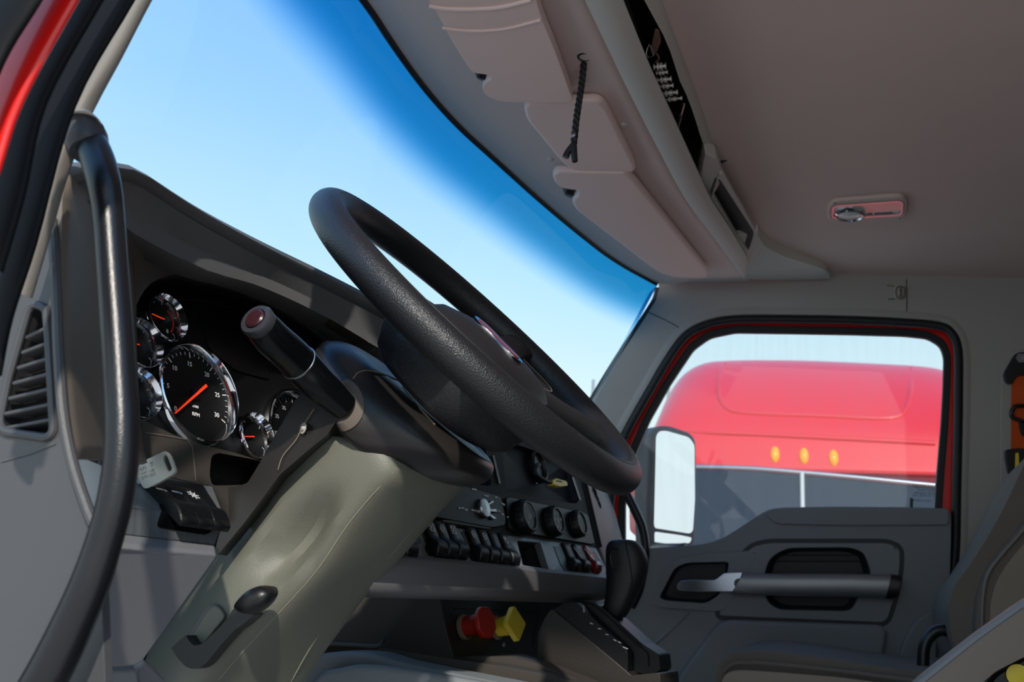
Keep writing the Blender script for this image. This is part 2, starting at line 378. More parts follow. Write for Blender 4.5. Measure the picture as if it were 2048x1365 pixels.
door = thing('door_1', wp(1560, 1200, 0), None, None, kind='structure')
slab('window_frame', [wp(*q, -.028) for q in off2(H3s, 15)], -WN*.02, RUB, door, holes=[[wp(*q, -.028) for q in H3s]], bev=.003)
slab('door_skin', [wp(*q, -.055) for q in [(1215, 1110), (1900, 1090), (1885, 1500), (1215, 1500)]], -WN*.02, RED, door)
slab('window_pane', [wp(*q, -.045) for q in off2(H3s, 3)], -WN*.004, GLD, door, smooth=False)
vs, fs = merge([text_geo('TEMPERED', WF.at(1850, 974, -.043), 0, 0, .012), text_geo('SAFETY GLASS', WF.at(1852, 981, -.043), 0, 0, .006), text_geo('43R-001231  M-287', WF.at(1850, 987, -.043), 0, 0, .006),
                text_geo('AS 2  DOT 37  E4', WF.at(1848, 992, -.043), 0, 0, .007), text_geo('MADE IN U.S.A.', WF.at(1843, 1002, -.043), 0, 0, .0065)])
mk('glass_print', vs, fs, DOT, door, smooth=False, label='small printed black glazing mark')
tube('lock_pin', [wp(1822, 1020, -.012), wp(1823, 998, -.012), wp(1823, 996, -.012)], [.0042, .0042, .001], BLACKP, door, smoothpath=False)
# door trim panel with its recesses
DT = [(1240, 1100), (1299, 1097), (1370, 1093), (1415, 1088), (1448, 1076), (1490, 1049), (1523, 1027), (1540, 1019), (1560, 1016), (1655, 1014), (1821, 1015), (1897, 1018), (1902, 1030), (1902, 1084), (1898, 1208), (1886, 1312), (1880, 1365), (1876, 1470), (1236, 1470), (1232, 1300)]
DTs = rn2(DT, 14, 3)
ins = rn2([(1466, 1146), (1500, 1096), (1535, 1087), (1775, 1087), (1800, 1098), (1799, 1140), (1790, 1190), (1773, 1246), (1432, 1232), (1470, 1190)], 16, 4)
pux = rn2([(1528, 1152), (1540, 1116), (1575, 1097), (1700, 1096), (1728, 1106), (1744, 1152), (1716, 1196), (1704, 1219), (1690, 1223), (1556, 1220), (1532, 1202)], 16, 4)
lev = rn2([(1318, 1196), (1349, 1136), (1374, 1126), (1458, 1124), (1456, 1140), (1440, 1190), (1412, 1208), (1330, 1202)], 12, 4)
OFFP = .018
slab('trim_panel', [wp(*q, OFFP) for q in DTs], -WN*.045, DOORM, door, holes=[[wp(*q, OFFP) for q in pux], [wp(*q, OFFP) for q in lev]], bev=.006)
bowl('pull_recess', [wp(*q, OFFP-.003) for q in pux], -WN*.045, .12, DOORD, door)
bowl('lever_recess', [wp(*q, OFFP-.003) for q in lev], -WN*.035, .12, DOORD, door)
ring = lambda name, o, i, off, th, m, b=.002, **kw: slab(name, [wp(*q, off) for q in o], -WN*th, m, door, holes=[[wp(*q, off) for q in i]], bev=b, **kw)
ring('lever_bezel', rn2([(1304, 1210), (1316, 1160), (1342, 1124), (1372, 1112), (1507, 1102), (1512, 1112), (1488, 1150), (1484, 1168), (1448, 1224), (1320, 1216)], 16, 4), off2(lev, 0), OFFP+.008, .01, DOORM, .003)
ring('insert_panel', off2(ins, 0), off2(pux, 1), OFFP+.007, .01, DOORM, .0035)
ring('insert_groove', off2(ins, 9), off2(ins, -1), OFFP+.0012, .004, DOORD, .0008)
slab('top_cap', [wp(*q, OFFP+.006) for q in rn2([(1525, 1028), (1541, 1018), (1655, 1014), (1821, 1015), (1898, 1018), (1898, 1051), (1700, 1052), (1554, 1049)], 9, 3)], -WN*.012, DOORM, door, bev=.004)
# bulge lines of the lower door
tube('lower_ridge', [wp(1378, 1226, OFFP), wp(1340, 1262, OFFP), wp(1300, 1296, OFFP)], .004, DOORM, door)
slab('lower_pocket', [wp(*q, OFFP+.022) for q in rn2([(1440, 1240), (1778, 1252), (1764, 1330), (1750, 1470), (1330, 1470), (1352, 1360)], 26, 4)], -WN*.025, DOORM, door, bev=.014, segs=4)
slab('hinge_bulge', [wp(*q, OFFP+.016) for q in rn2([(1800, 1300), (1830, 1240), (1876, 1218), (1872, 1470), (1780, 1470)], 18, 4)], -WN*.018, DOORM, door, bev=.009, segs=4)
# pull bar
g = Fr(wp(1630, 1170, OFFP+.03), WF.a, WF.b)
def barsil(name, st, m, parent, dx, hw, e=2.2, seg=20, **kw):
    rows = []
    for L, R_ in st:
        a, b = wp(*L, dx), wp(*R_, dx); c = (a+b)/2; h = (b-a)/2
        rows.append([c+h*math.copysign(abs(math.cos(t))**(2/e), math.cos(t))+WN*(hw*math.copysign(abs(math.sin(t))**(2/e), math.sin(t))) for t in [2*math.pi*k/seg for k in range(seg)]])
    return loft(name, rows, m, parent, closed=True, cap=True, **kw)
barsil('pull_bar', [((1488, 1148), (1462, 1188)), ((1500, 1148), (1476, 1190)), ((1600, 1148), (1600, 1194)), ((1700, 1148), (1700, 1195)), ((1782, 1150), (1771, 1197))], SILV, door, .05, .013, label='silver painted pull bar')
barsil('bar_cap', [((1780, 1149), (1770, 1199)), ((1794, 1151), (1786, 1199)), ((1803, 1155), (1793, 1194))], BLACKP, door, .046, .012)
tube('bar_mount', [wp(1785, 1174, .05), wp(1788, 1174, .0)], .012, BLACKP, door, smoothpath=False)
tube('bar_mount', [wp(1478, 1168, .05), wp(1478, 1168, .0)], .012, BLACKP, door, smoothpath=False)
slab('release_lever', [wp(*q, .045) for q in rn2([(1352, 1178), (1358, 1163), (1384, 1160), (1430, 1161), (1448, 1147), (1486, 1145), (1470, 1184), (1400, 1184), (1358, 1182)], 5, 3)], -WN*.014, mat('dark_chrome', '9aa0ac', .16, metal=1), door, bev=.004, label='chrome release lever')
# --- ceiling (headliner), roof shell, other walls, floor
cp = lambda px, py, off=0: CF.p(px, py, off)
lipo = [(1319, 0), (1375, 146), (1434, 317), (1505, 459), (1530, 497), (1575, 520), (1640, 540), (1658, 552), (1662, 562)]
L3 = [cp(*q) for q in lipo]
ceil = [V((-.97, .19, CEILZ(.19)))]+L3+[V((1.04, -.08, CEILZ(-.08))), V((1.04, -1.3, CEILZ(-1.3))), V((-.97, -1.3, CEILZ(-1.3)))]
slab('ceiling', ceil, V((0, 0, .03)), HEAD, kind='structure', bev=0)
slab('roof_1', [V((-1.08, .50, 2.75)), V((1.12, .50, 2.75)), V((1.12, -1.4, 2.75)), V((-1.08, -1.4, 2.75))], V((0, 0, .03)), RED, bev=.01, kind='structure')
slab('wall_back', [V((-1.08, -1.3, 1.0)), V((1.1, -1.3, 1.0)), V((1.1, -1.3, 2.75)), V((-1.08, -1.3, 2.75))], V((0, -.04, 0)), TRIMB, kind='structure')
slab('floor', [V((-1.05, -1.3, 1.1)), V((1.1, -1.3, 1.1)), V((1.1, 1.0, 1.1)), V((-1.05, 1.0, 1.1))], V((0, 0, -.05)), FLOORM, kind='structure')
slab('wall_front', [V((-1.05, 1.0, 1.1)), V((1.1, 1.0, 1.1)), V((1.1, 1.0, 1.93)), V((-1.05, 1.0, 1.93))], V((0, .04, 0)), DARK, kind='structure')
slab('wall_left', [V((-1.02, -.45, 1.05)), V((-1.02, -1.3, 1.05)), V((-1.02, -1.3, 2.75)), V((-1.02, .4, 2.75)), V((-1.02, .36, 2.56)), V((-1.02, -.36, 2.52)), V((-1.02, -.45, 2.3))], V((-.05, 0, 0)), TRIMB, kind='structure')
slab('door_2', [V((-1.05, .52, 1.0)), V((-1.05, -.45, 1.0)), V((-1.05, -.45, 1.2)), V((-1.05, .52, 1.2))], V((.04, 0, 0)), RED, kind='structure')
# --- driver's side pillar, seals and red body edge, seen edge-on in the near corner
def band(name, Lp, Rp, x, hw, m, e=2.4, n=5, **kw):
    L = sm2(Lp, n); R_ = sm2(Rp, n); N = min(len(L), len(R_))
    return sil(name, [(L[i], R_[i], x, hw) for i in range(N)], m, e=e, kind='structure', **kw)
band('trim_7', [(330, -140), (262, 0), (188, 140), (138, 270), (98, 400), (62, 510), (36, 586)], [(375, -140), (296, 0), (240, 108), (176, 222), (132, 330), (104, 430), (56, 594)], -.985, .006, PILM)
band('trim_8', [(275, -140), (196, 0), (84, 200), (42, 393), (0, 560), (-40, 700)], [(345, -140), (268, 0), (150, 212), (71, 490), (22, 640), (0, 753)], -1.03, .004, RUBD)
band('trim_9', [(235, -140), (150, 0), (42, 200), (0, 330), (-60, 520)], [(283, -140), (204, 0), (92, 205), (48, 393), (4, 545)], -1.06, .004, RUBD)
band('trim_10', [(150, -140), (72, 0), (0, 126), (-70, 300), (-120, 450)], [(240, -140), (156, 0), (50, 195), (6, 320), (-40, 480)], -1.09, .004, RED)
band('trim_11', [(60, -140), (-10, 0), (-60, 126), (-120, 300)], [(165, -140), (82, 0), (6, 124), (-62, 300)], -1.11, .004, RUBD)
# --- windscreen: grid from the header edge down to behind the dash
WTp = [(735, 0), (790, 84), (850, 168), (920, 248), (1000, 322), (1080, 395), (1160, 463), (1230, 517), (1290, 552), (1316, 566)]
WT = [V((-.97, .36, 2.52)), V((-.90, .45, 2.545)), V((-.75, .55, 2.55)), V((-.56, .595, 2.55))]+[Z(*q, 2.55) for q in WTp]
WTs = cr(WT, 5)
def belowp(p, k):
    "down the raked screen; k metres"
    return p+V((0, .44, -.9)).normalized()*k
WTg = cr([V((-1.04, .30, 2.50))]+WT+[WT[-1]+V((.05, .03, -.01)), WT[-1]+V((.10, .05, -.02))], 5)
rows = []; uvs = []
for k in (0, .03, .06, .09, .12, .16, .22, .34, .5, .72):
    rows.append([belowp(p, k) for p in WTg])
    for i, p in enumerate(WTg): uvs.append((i/len(WTg), k))
loft('window_1', rows, GLW, kind='structure', uvs=uvs)
tube('trim_12', [p+V((0, .004, -.002)) for p in WTs[::3]+[WTs[-1]]], .006, RUB, kind='structure', n=3, seg=8)
tube('trim_13', [wp(*q, -.014) for q in pil[1:]], .0115, RUB, kind='structure', n=3, seg=8)

# ================================================================== OVERHEAD CONSOLE
over = thing('overhead_console', (0, .3, 2.55), 'long grey overhead shelf above the windscreen with an open storage slot', 'overhead shelf')
S1p = [(1173, 0), (1263, 188), (1320, 300), (1375, 401), (1430, 475), (1488, 556)]
OLp = [(1244, 0), (1300, 138), (1345, 236), (1400, 357), (1421, 401), (1460, 460), (1497, 523)]
ORp = [(1290, 0), (1334, 84), (1360, 160), (1378, 200), (1398, 260), (1411, 309), (1401, 350)]
OOp = lipo
ext = lambda pts: [pts[0]+(pts[0]-pts[1]).normalized()*s*(pts[0].x+.98)/max(.01, abs((pts[0]-pts[1]).normalized().x)) for s in (1, .5)]+pts
def resamp(pts, n):
    pts = cr(pts, 6); L = [0]
    for a, b in zip(pts[:-1], pts[1:]): L.append(L[-1]+(b-a).length)
    out = []; j = 0
    for i in range(n):
        s = L[-1]*i/(n-1)
        while j < len(L)-2 and L[j+1] < s: j += 1
        t = (s-L[j])/max(1e-9, L[j+1]-L[j]); out.append(pts[j].lerp(pts[j+1], min(1, max(0, t))))
    return out
NS = 48
cW = resamp(WT, NS)
cS = resamp(ext([Z(*q, 2.525) for q in S1p]), NS)
cO = resamp(ext([Z(*q, 2.525) for q in OLp]), NS)
mid = [a.lerp(b, .5)+V((0, 0, .006)) for a, b in zip(cW, cS)]
fas = shell('front_fascia', [[p+V((0, .03, .06)) for p in cW], cW, [a.lerp(b, .15)+V((0, 0, -.004)) for a, b in zip(cW, cS)], mid, [a.lerp(b, .94)+V((0, 0, .004)) for a, b in zip(cW, cS)], [p+V((0, .002, .006)) for p in cS]], .004, FASC, over)
shell('shelf_lip', [[p+V((0, .003, .012)) for p in cS], [p+V((0, 0, -.001)) for p in cS], [a.lerp(b, .25)+V((0, 0, -.007)) for a, b in zip(cS, cO)], [a.lerp(b, .75)+V((0, 0, -.006)) for a, b in zip(cS, cO)], cO, [p+V((0, .006, .016)) for p in cO], [p+V((0, .012, .03)) for p in cO]], .004, TRIM, over)
# rear frame of the slot
RFi = [Z(*q, 2.575) for q in ORp]; RFo = [cp(*q, .004) for q in [(1319, 0), (1347, 73), (1375, 146), (1405, 230), (1434, 317), (1446, 345), (1440, 372)]]
RFi = resamp(ext(RFi), 30); RFo = resamp(ext(RFo), 30)
shell('slot_frame', [[p+V((0, .01, .04)) for p in RFi], RFi, [a.lerp(b, .5)+V((0, 0, -.002)) for a, b in zip(RFi, RFo)], RFo, [p+V((0, 0, .03)) for p in RFo]], .003, TRIM, over)
# end web between slot and side pocket
webs = [(1401, 350), (1411, 309), (1434, 317), (1445, 345), (1438, 372), (1424, 396), (1421, 401), (1400, 357)]
slab('end_web', [Z(*q, 2.553) for q in webs], V((0, .005, .03)), TRIM, over, bev=.003)
# slot interior box
si = [V((-.97, .22, 2.56)), *[Z(*q, 2.56) for q in [(1240, -10), (1300, 130), (1345, 236), (1402, 362)]], *[Z(*q, 2.56) for q in [(1415, 310), (1380, 190), (1330, 70), (1300, 0)]], V((-.97, .18, 2.56))]
bx = [V((-.97, .24, 2.555)), V((.30, .215, 2.555)), V((.30, .12, 2.60)), V((-.97, .16, 2.62))]
bx2 = [V((-.97, .46, 2.60)), V((.30, .40, 2.60)), V((.30, .36, 2.72)), V((-.97, .36, 2.73))]
vs = bx+bx2; fs = [[0, 1, 5, 4], [1, 2, 6, 5], [2, 3, 7, 6], [3, 0, 4, 7], [4, 5, 6, 7]]
mk('slot_liner', vs, fs, DARK, over, smooth=False)
# side pocket near the passenger door
pk = [Z(*q, 2.548) for q in rn2([(1426, 388), (1438, 356), (1456, 384), (1508, 464), (1505, 478), (1497, 502), (1472, 468)], 6, 3)]
bowl('side_pocket', pk, V((0, .05, .035)), .15, DASH, over)
slab('pocket_frame', [Z(*q, 2.546) for q in rn2([(1421, 401), (1424, 392), (1438, 350), (1446, 347), (1470, 390), (1512, 462), (1516, 480), (1504, 524), (1496, 522), (1460, 460)], 3, 3)], V((0, .002, .012)), TRIM, over, holes=[pk])
slab('pocket_step', [Z(*q, 2.556) for q in [(1474, 470), (1506, 468), (1500, 500), (1494, 500)]], V((0, .01, .012)), TRIM, over, bev=.003)
# flared end piece meeting the door header
en = [(1488, 556), (1497, 523), (1505, 515), (1514, 470), (1530, 494), (1570, 514), (1640, 536), (1656, 545), (1662, 558), (1600, 561), (1500, 559)]
slab('end_cover', [Z(*q, 2.561) for q in rn2(en, 5, 3)], V((0, 0, .03)), TRIM, over, bev=.004)
slab('corner_filler', [Z(*q, 2.560) for q in [(1420, 557), (1330, 553), (1318, 566), (1330, 566), (1500, 562), (1490, 552), (1462, 540)]], V((0, 0, .03)), TRIM, over, bev=.003)
# push-in fasteners and a blanking cover on the fascia
HF = Fr((0, .3, 2.540), V((0, -1, 0)), V((1, 0, 0)))
if HF.n.z > 0: HF = Fr((0, .3, 2.540), V((0, -1, 0)), V((-1, 0, 0)))
for q, rr in (((1248, 248), .007), ((1101, 317), .006)):
    lathe('snap_fastener', Fr(onto(fas, [q], .001)[0], HF.a, HF.b), [(rr*1.25, -.004), (rr*1.2, .001), (rr, .002), (rr*.8, .005), (.0004, .006)], TRIM, over, seg=20)
slab('blank_cover', onto(fas, rn2([(1180, 128), (1212, 132), (1236, 174), (1190, 182), (1172, 160)], 8, 4), .0015), -HF.n*.003, FASC, over, bev=.001)
lathe('cord_grommet', Fr(onto(fas, [(1170, 113)], .001)[0], HF.a, HF.b), [(.0135, -.002), (.012, .0015), (.009, .002), (.008, -.001), (.0003, -.001)], BLACKP, over, seg=28)

# --- sun visors
VF = Fr((0, .35, 2.513), V((0, -1, 0)), V((-1, 0, 0)))
if VF.n.z > 0: VF = Fr((0, .35, 2.513), V((0, -1, 0)), V((1, 0, 0)))
def visor(name, pts, rr, label, z=2.505, hook=None, ribs=False):
    r = thing(name, Z(*pts[0], z), label, 'sun visor')
    slab('visor_board', [Z(*q, z) for q in rn2(pts, rr, 4)], V((0, 0, .018)), VIS, r, bev=.006, segs=4)
    if hook:
        tube('pivot_rod', [Z(*hook[0], z+.012), Z(*hook[1], z+.012)], .005, BLACKP, r, smoothpath=False)
        slab('pivot_clip', [Z(*q, z+.016) for q in rn2([(hook[0][0]-10, hook[0][1]-8), (hook[1][0], hook[1][1]-6), (hook[1][0]-2, hook[1][1]+10), (hook[0][0]-4, hook[0][1]+8)], 3, 2)], V((0, 0, .012)), DASH, r, bev=.002)
    return r
v1 = visor('sun_visor', [(840, -30), (1062, -40), (1084, 40), (1110, 100), (1142, 190), (1146, 198), (1138, 206), (1000, 204), (972, 192), (963, 176), (972, 164), (984, 158), (976, 150), (944, 146), (905, 85), (876, 30)],
           [8, 8, 30, 30, 14, 6, 6, 30, 20, 12, 8, 8, 8, 12, 30, 20], 'large pinkish-grey sun visor at the top edge with a ridged band across it', hook=((958, 150), (984, 160)))
tube('visor_ridge', [Z(*q, 2.504) for q in [(884, 56), (940, 62), (1010, 58), (1082, 40)]], .0022, VIS, v1, seg=8)
tube('visor_ridge', [Z(*q, 2.504) for q in [(858, 12), (900, 18), (990, 16), (1062, 0)]], .0030, VIS, v1, seg=8)
v2 = visor('sun_visor', [(1047, 216), (1056, 208), (1190, 203), (1205, 208), (1216, 222), (1270, 332), (1272, 342), (1262, 347), (1150, 344), (1128, 332), (1052, 240)],
           [6, 6, 10, 10, 14, 12, 6, 6, 14, 14, 14], 'small short grey sun visor between two longer ones, black cord hanging across it', z=2.512)
v3 = visor('sun_visor', [(1104, 352), (1114, 345), (1250, 347), (1262, 354), (1416, 545), (1418, 553), (1408, 558), (1350, 556), (1318, 548), (1150, 420), (1142, 402), (1156, 392), (1152, 382), (1122, 378), (1108, 366)],
           [5, 8, 8, 10, 14, 6, 5, 10, 20, 30, 8, 6, 6, 10, 8], 'long tapering grey sun visor reaching down to the passenger side pillar', z=2.508, hook=((1134, 384), (1152, 390)))
# --- hanging cord
cord = thing('hanging_cord', Z(1169, 110, 2.54), 'black braided cord hanging from a hole above the small sun visor, its end split', 'cord')
c0 = Z(1169, 110, 2.545); c1 = X(1148, 288, c0.x-.004)
def cl(t): return c0.lerp(c1, t)+V((.003*math.sin(t*6), 0, 0))
for ph in (0, 2.1, 4.2):
    tube('cord_strand', [cl(t/26)+V((math.cos(t*1.25+ph)*.0024, math.sin(t*1.25+ph)*.0024, 0)) for t in range(27)], .0032, RUB, cord, seg=8, n=3)
e0 = cl(1)
tube('split_end', [e0, e0+V((.0, .008, -.012)), e0+V((0, .012, -.022))], [.0045, .005, .0055], RUB, cord, seg=8)
tube('split_end', [e0, e0+V((.0, -.001, -.014)), e0+V((0, -.003, -.030))], [.0045, .005, .0045], RUB, cord, seg=8)
lathe('cord_rivet', Fr(cl(.93)+V((-.004, 0, 0)), V((0, -1, 0)), V((0, 0, 1))), [(.0035, 0), (.003, .0025), (.0002, .003)], CHR2, cord, seg=14)
# --- loose fittings lying in the slot
def fitting(q, L, rr, label, ang):
    p = Z(*q, 2.562); d = V((math.cos(ang), math.sin(ang), 0)); d = (Z(q[0]+10, q[1]-1+ang, 2.562)-Z(q[0]-10, q[1]+1, 2.562)).normalized()
    fr = Fr(p, V((0, 0, 1)).cross(d), V((0, 0, 1))); f2 = Fr(p, fr.a, fr.b)
    if f2.n.dot(d) < 0: f2 = Fr(p, -fr.a, fr.b)
    r = thing('brass_fitting', p, label, 'metal fitting', 'metal fittings lined up in the overhead slot')
    pr = [(.0004, -L), (rr*.9, -L), (rr*.9, -L*.8), (rr*.45, -L*.75), (rr*.45, -L*.5), (rr, -L*.45), (rr, -L*.2), (rr*.7, -L*.15), (rr*.7, 0), (rr, .0005), (rr, L*.4), (rr*.5, L*.45), (rr*.5, L*.8), (rr*.85, L*.82), (rr*.85, L), (.0004, L)]
    lathe('fitting_body', f2, pr, FIT, r, seg=14)
    lathe('hex_nut', f2, [(rr*1.02, -L*.35), (rr*1.25, -L*.33), (rr*1.25, -L*.22), (rr*1.02, -L*.2)], FIT, r, seg=6)
    return r
wh = ['topmost small metal fitting of the row in the overhead slot, cup-shaped end', 'second small metal fitting from the top in the overhead slot', 'third metal fitting from the top in the overhead slot, a pin sticking out left',
      'fourth metal fitting from the top in the overhead slot', 'fifth metal fitting in the overhead slot, long and slightly rusty', 'lowest metal fitting of the row in the overhead slot, bright middle']
for i, (q, L, rr) in enumerate([((1320, 133), .010, .0062), ((1324, 145), .0095, .0045), ((1328, 159), .0125, .0055), ((1332, 172), .0125, .0048), ((1338, 186), .015, .0055), ((1345, 198), .0165, .0042)]):
    fitting(q, L, rr, wh[i], 0)
bk = thing('buckled_strap', Z(1308, 90, 2.566), 'brown leather strap end with a metal buckle, lying in the overhead slot', 'strap')
slab('strap', [Z(*q, 2.566) for q in rn2([(1310, 60), (1318, 64), (1322, 84), (1312, 108), (1300, 104), (1306, 78)], 4, 3)], V((0, 0, .004)), LEATHB, bk, bev=.001)
tube('buckle', [Z(*q, 2.563) for q in [(1296, 92), (1292, 106), (1296, 114), (1308, 109), (1303, 92)]], .0014, CHR2, bk, closed=True, seg=8, n=3)
tube('buckle_prong', [Z(*q, 2.562) for q in [(1300, 90), (1306, 110)]], .0012, CHR2, bk, smoothpath=False)
tube('strap_tail', [Z(*q, 2.566) for q in [(1314, 108), (1318, 118), (1312, 124), (1322, 128)]], .0018, LEATHB, bk, seg=8)
pen = thing('screwdriver', Z(1364, 232, 2.566), 'dark slim tool with a metal shaft lying in the overhead slot below the fittings', 'tool')
tube('shaft', [Z(*q, 2.566) for q in [(1368, 208), (1361, 232)]], .0022, CHR2, pen, smoothpath=False)
tube('handle', [Z(*q, 2.566) for q in [(1361, 230), (1352, 262)]], .0042, BLACKP, pen, smoothpath=False, bev=.001)
# --- dome lamp
lamp = thing('dome_lamp', CF.p(1735, 422), 'slim chrome-framed interior reading lamp set in the headliner', 'ceiling lamp')
lo = rn2([(1664, 417), (1672, 412), (1796, 403), (1806, 405), (1804, 428), (1796, 432), (1676, 439), (1664, 436)], 5, 3)
slab('lamp_housing', [CF.p(*q, .0085) for q in off2(lo, 10)], -CF.n*.010, HEAD, lamp, bev=.006, segs=4, holes=[[CF.p(*q, .0085) for q in off2(lo, 0)]])
slab('chrome_frame', [CF.p(*q, .011) for q in off2(lo, 1)], -CF.n*.008, CHR2, lamp, bev=.0012, holes=[[CF.p(*q, .011) for q in off2(lo, -3)]])
slab('lens', [CF.p(*q, .007) for q in off2(lo, -3)], -CF.n*.003, CLEAR, lamp)
f_ = CF.at(1700, 428, .009)
lathe('swivel_spot', f_, [(.031, -.004), (.031, .004), (.027, .007), (.025, .004), (.012, .002), (.0003, .0015)], CHR, lamp, seg=32)
lathe('spot_lens', f_, [(.024, .0045), (.015, .0085), (.0003, .010)], CLEAR, lamp, seg=28)
vs, fs = merge([line_geo([CF.uv(CF.p(*q)) for q in ((x0, 422-(x0-1735)*.06), (x0+9, 421-(x0-1735)*.06))], CF, .0035, .0078) for x0 in (1735, 1750, 1763, 1775)])
mk('lamp_switch_marks', vs, fs, BLACKP, lamp, smooth=False)
# --- coat hook
hk = thing('coat_hook', WF.p(1799, 586), 'small grey fold-out coat hook on the trim above the passenger door', 'coat hook')
slab('hook_plate', [WF.p(*q, .004) for q in rn2([(1789, 572), (1811, 573), (1811, 598), (1797, 600), (1789, 594)], 4, 3)], -WN*.004, TRIM, hk, bev=.001)
tube('hook_loop', [WF.p(*q, .008) for q in [(1793, 576), (1808, 576), (1808, 595), (1794, 595)]], .0022, CHEEK, hk, closed=True, seg=8, n=3)
tube('hook_prong', [WF.p(1801, 578, .008), WF.p(1802, 586, .014), WF.p(1801, 593, .008)], .003, CHEEK, hk, seg=8)
tube('hook_guide', [WF.p(1774, 571, .001), WF.p(1790, 573, .001)], .0015, CHEEK, hk, smoothpath=False)
tube('hook_guide', [WF.p(1776, 599, .001), WF.p(1790, 598, .001)], .0015, CHEEK, hk, smoothpath=False)

# ================================================================== DASHBOARD
dash = thing('dashboard', (-.3, .5, 1.6), 'charcoal truck dashboard with gauges, switches, radio and climate dials', 'dashboard')
# top brow over the gauges; curves given along the brow from the driver's door to the passenger side
tq = [((128, 345), -.96), ((150, 334), -.95), ((185, 330), -.93), ((232, 331), -.90), ((270, 342), -.87), ((305, 364), -.84), ((400, 424), -.74), ((520, 487), -.62), ((640, 545), -.50), ((760, 607), -.36), ((900, 690), -.15), ((1050, 765), .2), ((1150, 810), .55), ((1200, 830), .82)]
lq = [((120, 378), -.955), ((150, 364), -.945), ((185, 356), -.925), ((240, 357), -.885), ((275, 366), -.86), ((310, 390), -.825), ((405, 450), -.735), ((520, 514), -.615), ((640, 574), -.495), ((760, 636), -.36), ((900, 715), -.15), ((1050, 790), .2), ((1150, 832), .55), ((1200, 850), .82)]
iq = [((112, 430), -.958), ((150, 402), -.93), ((190, 402), -.90), ((235, 440), -.86), ((262, 462), -.83), ((342, 506), -.76), ((419, 542), -.70), ((520, 572), -.60), ((640, 628), -.49), ((760, 700), -.36), ((900, 770), -.15), ((1050, 850), .2), ((1150, 890), .55), ((1200, 900), .82)]
NB = 60
T3, L3_, I3 = ([X(*q, x) for q, x in arr] for arr in (tq, lq, iq))
T3, L3_, I3 = (resamp(a, NB) for a in (T3, L3_, I3))
BK = [p+V((0, .10, -.0)) for p in T3]; BK2 = [V((p.x, .86, p.z-.06)) for p in T3]
shell('dash_top', [BK2, BK, [p+V((0, .02, .0008)) for p in T3], T3, [a.lerp(b, .35)+V((0, -.004, .001)) for a, b in zip(T3, L3_)], L3_], .005, DASH, dash)
shell('brow', [[p+V((0, .002, .0005)) for p in L3_], [a.lerp(b, .04) for a, b in zip(L3_, I3)], [a.lerp(b, .55)+V((0, .006, 0)) for a, b in zip(L3_, I3)], I3, [p+V((0, .03, -.003)) for p in I3]], .004, DASH, dash)
# recessed face between brow and gauge opening
GE = math.radians(16.6)
GC = Fr(V((-.62, .5996, 1.9024)), DA, tilt(GE))
oq = [((262, 720), -.705), ((262, 640), -.705), ((274, 600), -.70), ((296, 568), -.69), ((330, 549), -.67), ((378, 545), -.65), ((435, 558), -.62), ((497, 574), -.58), ((565, 604), -.54), ((640, 650), -.49), ((720, 712), -.44)]
# in the plane of the gauges but a little proud
O3 = resamp([GC.p(*q, .035) for q, x in oq], 40)
J3 = resamp([X(*q, x) for q, x in [((236, 640), -.80), ((238, 560), -.82), ((236, 500), -.85), ((240, 452), -.855), ((290, 480), -.80), ((342, 507), -.76), ((419, 543), -.70), ((520, 573), -.60), ((640, 629), -.49), ((720, 675), -.42), ((760, 700), -.36)]], 40)
shell('gauge_surround', [[p+V((0, .02, 0)) for p in J3], J3, [a.lerp(b, .5)+V((0, .004, 0)) for a, b in zip(J3, O3)], [a.lerp(b, .93) for a, b in zip(J3, O3)], O3, [p-GC.n*.004 for p in O3]], .003, BROWN, dash)
shell('gauge_hood', [[p-GC.n*.002 for p in O3], [p-GC.n*.036+GC.b*.0 for p in O3]], .003, BLACKP, dash)
# gauge panel
gp = [(240, 560), (330, 520), (480, 530), (640, 600), (760, 700), (700, 900), (600, 960), (520, 925), (470, 909), (345, 872), (262, 832), (232, 800)]
slab('gauge_panel', [GC.p(*q, -.002) for q in gp], -GC.n*.02, PIANO, dash)
slab('dark_display', [GC.p(*q, .0005) for q in rn2([(398, 625), (520, 640), (540, 760), (470, 740), (420, 700)], 10, 3)], -GC.n*.003, GLOSS, dash)
tube('hood_edge', [GC.p(*q, .004) for q in [(330, 606), (352, 598), (420, 604), (480, 622), (540, 650)]], .0016, GLOSS, dash, seg=8)

